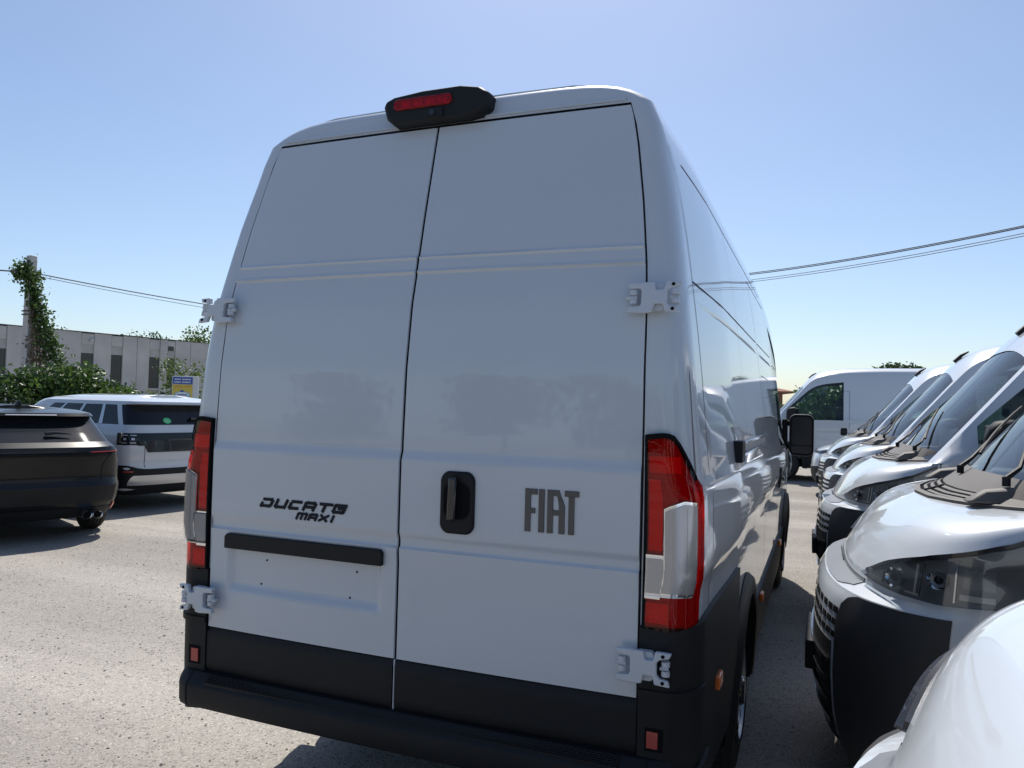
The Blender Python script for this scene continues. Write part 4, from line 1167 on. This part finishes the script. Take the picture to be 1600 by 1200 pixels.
# ---------------- foliage
def leafmat(name, c1, c2, c3):
    m = bpy.data.materials.new(name); m.use_nodes = True; n = m.node_tree.nodes; l = m.node_tree.links; b = n['Principled BSDF']
    g_ = n.new('ShaderNodeNewGeometry'); r = n.new('ShaderNodeValToRGB'); e = r.color_ramp.elements
    e[0].color = (*c1, 1); e[1].color = (*c3, 1); q = e.new(.5); q.color = (*c2, 1)
    l.new(g_.outputs['Random Per Island'], r.inputs[0]); l.new(r.outputs[0], b.inputs['Base Color']); b.inputs['Roughness'].default_value = .45
    t = n.new('ShaderNodeBsdfTranslucent'); l.new(r.outputs[0], t.inputs[0]); mx = n.new('ShaderNodeMixShader'); mx.inputs[0].default_value = .3
    l.new(b.outputs[0], mx.inputs[1]); l.new(t.outputs[0], mx.inputs[2]); l.new(mx.outputs[0], n['Material Output'].inputs[0])
    return m
LEAF = leafmat('leaf_green', (.035, .075, .018), (.06, .12, .025), (.12, .19, .045))
LEAF2 = leafmat('leaf_yellow_green', (.06, .11, .02), (.11, .17, .035), (.18, .24, .06))
LEAFD = leafmat('leaf_dark', (.022, .05, .016), (.04, .08, .025), (.07, .12, .035))
DRY = leafmat('leaf_dry', (.10, .07, .045), (.17, .12, .08), (.24, .19, .13))
BARK = mat('bark', (.10, .08, .06), .9, bump=(30, .6, .02))
rng_ = np.random.default_rng(11)
def leaves(centers, size, jitter=.35):
    V, F = [], []
    for c in centers:
        nrm = rng_.normal(size=3)+np.array([0, 0, .6]); nrm /= np.linalg.norm(nrm); t = np.cross(nrm, rng_.normal(size=3)); t /= np.linalg.norm(t)+1e-9; b = np.cross(nrm, t)
        s_ = size*(1+jitter*rng_.normal()*.6); s_ = max(size*.4, s_)
        k = len(V); c = np.array(c)
        V += [c-t*s_*.5, c+b*s_*.32+nrm*s_*.06, c+t*s_*.55-nrm*s_*.08, c-b*s_*.32+nrm*s_*.06]
        F.append((k, k+1, k+2, k+3))
    return V, F
def blob_points(n, lobes):
    P = []
    vol = np.array([a[3]*a[4]*a[5] for a in lobes]); vol = vol/vol.sum()
    for q in range(n):
        a = lobes[rng_.choice(len(lobes), p=vol)]
        d = rng_.normal(size=3); d /= np.linalg.norm(d); r_ = rng_.random()**.45*(1+.10*rng_.normal())
        P.append((a[0]+d[0]*a[3]*r_, a[1]+d[1]*a[4]*r_, a[2]+d[2]*a[5]*r_))
    return [p for p in P if p[2] > .02]
def random_lobes(rx, ry, h, n, r_, z0=0):
    L_ = []
    for k in range(n):
        a = rng_.random()*2*math.pi; q = math.sqrt(rng_.random()); z = z0+(h-z0-r_)*rng_.random()
        sh = 1-.45*(z/h)
        s_ = r_*(.7+.6*rng_.random())
        L_.append((rx*q*math.cos(a)*sh, ry*q*math.sin(a)*sh, z+s_*.5, s_, s_, s_*.85))
    return L_
def bush(name, label, loc, rx, ry, h, n, size, lm, group, nl=14, lr=None, z0=0, cat='bush', rz=0):
    root = thing(name, label, cat, loc, rz, group)
    lob = random_lobes(rx, ry, h, nl, lr or h*.28, z0)
    mk('foliage', *leaves(blob_points(n, lob), size), lm, root, smooth=False)
    st = []
    for k in range(5):
        a = lob[k % len(lob)]; st.append(tube([(a[0]*.2, a[1]*.2, 0), (a[0]*.6, a[1]*.6, a[2]*.5), a[:3]], [.035, .025, .01], 5))
    mk('stems', *join(*st), BARK, root)
    return root
def tree(name, label, loc, h, crown_r, n, size, lm, group, trunk=.16):
    root = thing(name, label, 'tree', loc, 0, group)
    lob = []
    for k in range(13):
        a = rng_.random()*6.283; q = crown_r*.75*math.sqrt(rng_.random()); z = h-crown_r*.5-crown_r*1.1*rng_.random()
        s_ = crown_r*(.28+.28*rng_.random()); lob.append((q*math.cos(a), q*math.sin(a), z, s_, s_, s_*.8))
    mk('crown', *leaves(blob_points(n, lob), size), lm, root, smooth=False)
    parts = [tube([(0, 0, 0), (.05, .03, h*.3), (0, .05, h*.62)], [trunk, trunk*.75, trunk*.4], 8)]
    for a in lob[:8]: parts.append(tube([(0, .03, h*.35), (a[0]*.5, a[1]*.5, (h*.4+a[2])*.5), a[:3]], [trunk*.45, trunk*.3, .015], 6))
    mk('trunk', *join(*parts), BARK, root)
    return root
HG = 'bushes in front of the concrete building'
wdir = math.atan2(.977, .2134)
bush('climber_bush', 'big glossy green bush around the foot of the ivy pole', (-18.2, 12.4, 0), 1.35, 1.5, 2.55, 9000, .14, LEAF, HG, 26, .6)
bush('climber_bush', 'glossy bush spreading to the right of the ivy pole', (-17.5, 13.6, 0), 1.0, 1.3, 2.1, 5600, .13, LEAF, HG, 18, .5)
bush('hedge_bush', 'lower dark bush at the left edge beside the ivy pole', (-18.9, 10.6, 0), 1.0, 1.3, 1.85, 3000, .12, LEAFD, HG, 14, .5)
bush('hedge_bush', 'yellow-green low hedge between the glossy bush and the yellow sign', (-17.6, 15.2, 0), .9, 1.6, 1.75, 3000, .09, LEAF2, HG, 16, .42)
bush('hedge_bush', 'yellow-green low hedge just behind the yellow sign', (-18.2, 17.6, 0), .9, 1.5, 1.65, 2600, .09, LEAF2, HG, 14, .42)
bush('leafy_shrub', 'light green shrub rising behind the yellow sign', (-18.6, 17.3, 0), .7, .9, 2.75, 1800, .10, LEAF2, HG, 12, .45, .6)
bush('leafy_shrub', 'light green shrub half hidden by the white van pillar', (-17.2, 17.6, 0), .7, .9, 2.2, 1800, .10, LEAF2, HG, 12, .45, .3)
TG = 'trees beyond the concrete building'
tree('broadleaf_tree', 'green treetop above the roof, close to the white van', (-41.5, 41.5, 0), 7.3, 2.4, 2600, .22, LEAF2, TG)
tree('broadleaf_tree', 'thin treetop peeping over the roof near its middle', (-43.5, 38.5, 0), 6.6, 1.6, 900, .2, LEAF, TG)
tree('broadleaf_tree', 'small dark treetop barely clearing the roof', (-43, 36.2, 0), 6.3, 1.3, 700, .2, LEAFD, TG)
tree('broadleaf_tree', 'faint twigs over the roof right of the ivy pole', (-44, 33.0, 0), 6.3, 1.2, 500, .2, LEAF, TG)
# ivy on the pole
px_, py_ = -19.75, 12.77
pole = thing('utility_pole', 'pale concrete utility pole wrapped in ivy above the bush', 'pole', (px_, py_, 0))
pv = []
for z, r_ in ((0, .15), (5.6, .10)): pv += [(r_, r_, z), (-r_, r_, z), (-r_, -r_, z), (r_, -r_, z)]
mk('shaft', pv, [(0, 1, 5, 4), (1, 2, 6, 5), (2, 3, 7, 6), (3, 0, 4, 7), (4, 5, 6, 7)], concrete, pole, bevel=.02)
for z in (5.15, 4.0, 3.9): mk('bracket', *box(-.13, .13, -.15, -.12, z-.02, z+.02), coping, pole)
rdir = np.array([.927, .376, 0])       # sideways along the row of bushes
ivy = thing('ivy_climber', 'green ivy with dry brown patch hanging from the utility pole', 'ivy', (px_, py_, 0))
def ivy_pts(path, n, wd):
    P = []
    for q in range(n):
        t = rng_.random()*(len(path)-1); i = int(t); a, b = np.array(path[i]), np.array(path[min(i+1, len(path)-1)]); f = t-i
        c = a+(b-a)*f; w_ = wd[i]+(wd[min(i+1, len(path)-1)]-wd[i])*f
        d = rng_.normal(size=3)*w_*.5; P.append(tuple(c+d))
    return P
sidep = lambda s_, z: (rdir[0]*s_, rdir[1]*s_-.1, z)
gp = [sidep(-.30, 5.0), sidep(-.05, 5.25), sidep(.10, 4.9), sidep(.22, 4.4), sidep(.42, 3.9), sidep(.62, 3.3), sidep(.8, 2.8), sidep(1.0, 2.2), sidep(1.1, 1.6)]
mk('green_leaves', *leaves(ivy_pts(gp, 2600, [.16, .28, .30, .26, .24, .26, .30, .42, .5]), .11), LEAF, ivy, smooth=False)
dp = [sidep(.28, 4.3), sidep(.32, 3.6), sidep(.38, 3.0), sidep(.42, 2.4)]
mk('dry_leaves', *leaves(ivy_pts(dp, 900, [.10, .20, .28, .30]), .09), DRY, ivy, smooth=False)
mk('stems', *join(*[tube([sidep(.0, 5.2), sidep(.12+.06*k, 4.2), sidep(.25+.09*k, 3.0), sidep(.3+.12*k, .2)], .014, 5) for k in range(5)]), BARK, ivy)

# overhead cables
def cable(label, a, b, sag, rad, group):
    a, b = Vector(a), Vector(b); P = []
    for k in range(33):
        t = k/32; p = a.lerp(b, t); p.z -= sag*4*t*(1-t); P.append(p)
    o = mk('overhead_cable', *tube(P, rad, 6), coping if rad < .5 else coping); return tag(o, label, 'cable', group)
CG = 'overhead cables'
P0 = (px_, py_, 5.12)
far_pole = Vector((-16.5, 45, 0))
cable('thick cable running right from the ivy pole', P0, (far_pole.x, far_pole.y, 6.9), .75, .017, CG)
cable('thin lower cable running right from the ivy pole', (px_, py_, 5.05), (far_pole.x, far_pole.y, 6.7), .80, .009, CG)
cable('cable running off the left edge from the ivy pole', P0, (-24, -4, 5.6), .5, .022, CG)
fp = thing('utility_pole', 'distant utility pole hidden behind the tall van', 'pole', far_pole); mk('shaft', *tube([(0, 0, 0), (0, 0, 7.2)], [.16, .11], 10), concrete, fp)
fr_pole = Vector((-6.5, 33, 0)); nr_pole = Vector((17.5, 9.5, 0))
for k, (dz, dz2, lab) in enumerate(((0, 0, 'uppermost of the cables on the right'), (-.06, -.02, 'second of the cables on the right'), (-.30, -.10, 'third of the cables on the right'), (-.38, -.16, 'lowest and thinnest of the cables on the right'))):
    cable(lab, (fr_pole.x, fr_pole.y, 7.6+dz), (nr_pole.x, nr_pole.y, 7.6+dz2), 1.0, .016 if k < 2 else .010, CG)
for pp, lab in ((fr_pole, 'distant utility pole behind the tall van on the right cables'), (nr_pole, 'utility pole outside the right edge')):
    q = thing('utility_pole', lab, 'pole', pp); mk('shaft', *tube([(0, 0, 0), (0, 0, 7.9)], [.16, .11], 10), concrete, q)

# sign
yel = mat('yellow_sign_paint', (.62, .47, .08), .5, var=(6, .05)); blu = mat('blue_sign_paint', (.04, .09, .36), .5); cya = mat('light_blue_sign_paint', (.15, .42, .62), .5)
sgn = thing('advert_sign', 'small yellow and blue advertising sign on a white stand', 'sign', (-15.85, 14.35, 0), math.atan2(.376, .927)+.25)
mk('stand', *box(-.05, .66, .0, .10, .0, 2.26), M['carwhite'], sgn, bevel=.01)
mk('yellow_panel', *box(-.03, .50, -.012, .0, 1.45, 2.02), yel, sgn, smooth=False)
mk('blue_header', *box(-.03, .50, -.012, .0, 2.03, 2.23), blu, sgn, smooth=False)
for z in (2.165, 2.085):
    for k in range(2):
        for q in range(5 if k == 0 else 7):
            x = .02+k*.20+q*.034
            mk('sign_letter', *box(x, x+.022, -.016, -.012, z-.018, z+.018), M['stickerw'], sgn, smooth=False)
for q in range(10):
    x = .02+q*.045
    if q != 5: mk('sign_letter', *box(x, x+.03, -.016, -.012, 1.945, 1.975), mat('orange_print', (.6, .2, .03), .5) if q == 0 else bpy.data.materials['orange_print'], sgn, smooth=False)
def ell(cx, cz, a, b, y): return prism([(cx+a*math.cos(t), cz+b*math.sin(t)) for t in np.linspace(0, 6.283, 33)[:-1]], lambda u, v, h: (u, -y-h, v), 0, .003)
mk('sign_oval', *ell(.235, 1.72, .215, .10, .012), cya, sgn, smooth=False); mk('sign_oval', *ell(.235, 1.73, .18, .070, .0155), M['stickerw'], sgn, smooth=False)
mk('sign_emblem', *ell(.225, 1.83, .05, .03, .0155), blu, sgn, smooth=False)
for q in range(7): mk('sign_letter', *box(.10+q*.04, .128+q*.04, -.023, -.0185, 1.705, 1.745), blu, sgn, smooth=False)

# far right: house, hedge and trees
brick = mat('brown_render', (.22, .12, .08), .9, var=(1, .1)); tile = mat('roof_tiles', (.25, .11, .07), .85, bump=(20, .4, .03))
hs_ = thing('far_house', 'brown house with a low tiled roof beyond the parked vans', 'house', (-2.6, 46, 0), R(12))
mk('wall', *box(-4, 1.75, 0, 8, 0, 3.0), brick, hs_, smooth=False)
mk('roof', [(-4.4, -.5, 2.95), (2.35, -.5, 2.95), (2.35, 8.5, 2.95), (-4.4, 8.5, 2.95), (-1, 2.5, 3.75), (-1, 5.5, 3.75), (-4.4, -.5, 2.85), (2.35, -.5, 2.85), (2.35, 8.5, 2.85), (-4.4, 8.5, 2.85)], [(0, 1, 4), (1, 2, 5, 4), (2, 3, 5), (3, 0, 4, 5), (6, 9, 8, 7), (0, 6, 7, 1), (1, 7, 8, 2), (2, 8, 9, 3), (3, 9, 6, 0)], tile, hs_, smooth=False)
mk('chimney', *box(.5, .95, 3, 3.5, 3.0, 3.95), brick, hs_, smooth=False)
mk('window', *box(-1.2, -.2, -.03, .0, 1.2, 2.3), darkwin, hs_, smooth=False)
FG = 'greenery behind the far side-on van'
bush('far_bush', 'green bush between the brown house and the side-on van', (.6, 34.5, 0), 1.5, 1.5, 2.2, 4200, .20, LEAF, FG, 18, .8)
bush('far_bush', 'yellowish low bush in front of the brown house', (-1.2, 29, 0), 1.0, 1.0, 1.5, 3000, .14, LEAF2, FG, 10, .45)
for k, (x, y) in enumerate(((2.6, 25.5), (5.6, 26.5), (8.8, 26), (12, 26.5), (15.3, 26))):
    bush('far_bush', ['leafy hedge bush seen through the side-on van cab window', 'hedge bush behind the middle of the side-on van', 'hedge bush behind the tail of the side-on van', 'hedge bush behind the row of vans', 'rightmost hedge bush behind the row of vans'][k], (x, y, 0), 1.9, 1.2, 2.75, 5200, .19, LEAF, FG, 18, .85)
tree('broadleaf_tree', 'dark round treetop above the roof of the side-on van', (5.6, 47.5, 0), 5.2, 1.9, 4200, .22, LEAFD, FG)
bxm = mat('blue_grey_box', (.22, .30, .38), .5)
bb = thing('far_tank', 'small blue-grey box-shaped tank on legs beyond the side-on van', 'tank', (.9, 39, 0)); mk('tank_body', *box(-.7, .7, 0, 1, 2.0, 3.0), bxm, bb, bevel=.05); mk('legs', *join(*[box(x, x+.1, y, y+.1, 0, 2.0) for x in (-.6, .5) for y in (.1, .8)]), coping, bb)
# row of far hedging to close the horizon on the far left and right
for k, (x, y, r_) in enumerate(((-34, -2, 3), (-40, 12, 3), (30, 40, 4), (22, 44, 4))):
    bush('far_bush', ['dense bush line beyond the left edge', 'dense bush line left of the building', 'distant bush clump far right', 'distant bush clump behind the vans'][k], (x, y, 0), r_, r_, 2.6, 1500, .28, LEAFD, 'distant bushes', 12, .9)

# trees added behind the camera to darken the doors, seen only as reflections
for k, (x, y, h) in enumerate(((-19, -27, 7), (-11, -30, 8), (-4, -28, 7.5), (3, -29, 8), (10, -27, 7), (17, -29, 8))):
    tree('unseen_dimming_tree', ['first', 'second', 'third', 'fourth', 'fifth', 'sixth'][k]+' unseen tree added to darken the rear doors, counted from the left', (x, y, 0), h, 3.6, 1500, .5, LEAFD, 'unseen trees added to darken the rear doors')

# loose stones on the worn asphalt
def stones():
    V, F = [], []
    oct_ = [(1, 0, 0), (-1, 0, 0), (0, 1, 0), (0, -1, 0), (0, 0, 1), (0, 0, -1)]
    of = [(0, 2, 4), (2, 1, 4), (1, 3, 4), (3, 0, 4), (2, 0, 5), (1, 2, 5), (3, 1, 5), (0, 3, 5)]
    for k in range(9000):
        x, y = rng_.uniform(-11, 2.2), rng_.uniform(-1.6, 14)
        if k < 5000: x, y = rng_.uniform(-6, 2), rng_.uniform(-1.5, 5)
        r_ = .0035+.006*rng_.random()**3; a = rng_.random()*6.283; b = len(V)
        sc = (r_*(.8+.5*rng_.random()), r_*(.7+.5*rng_.random()), r_*.6)
        for v in oct_:
            vx, vy = v[0]*sc[0], v[1]*sc[1]; V.append((x+vx*math.cos(a)-vy*math.sin(a), y+vx*math.sin(a)+vy*math.cos(a), v[2]*sc[2]+r_*.25))
        F += [tuple(i+b for i in f) for f in of]
    o = mk('loose_gravel', V, F, leafmat('gravel_stone', (.16, .15, .14), (.33, .31, .28), (.5, .48, .45)), smooth=False)
    tag(o, 'loose small stones scattered over the pale asphalt', 'gravel', kind='stuff')
stones()
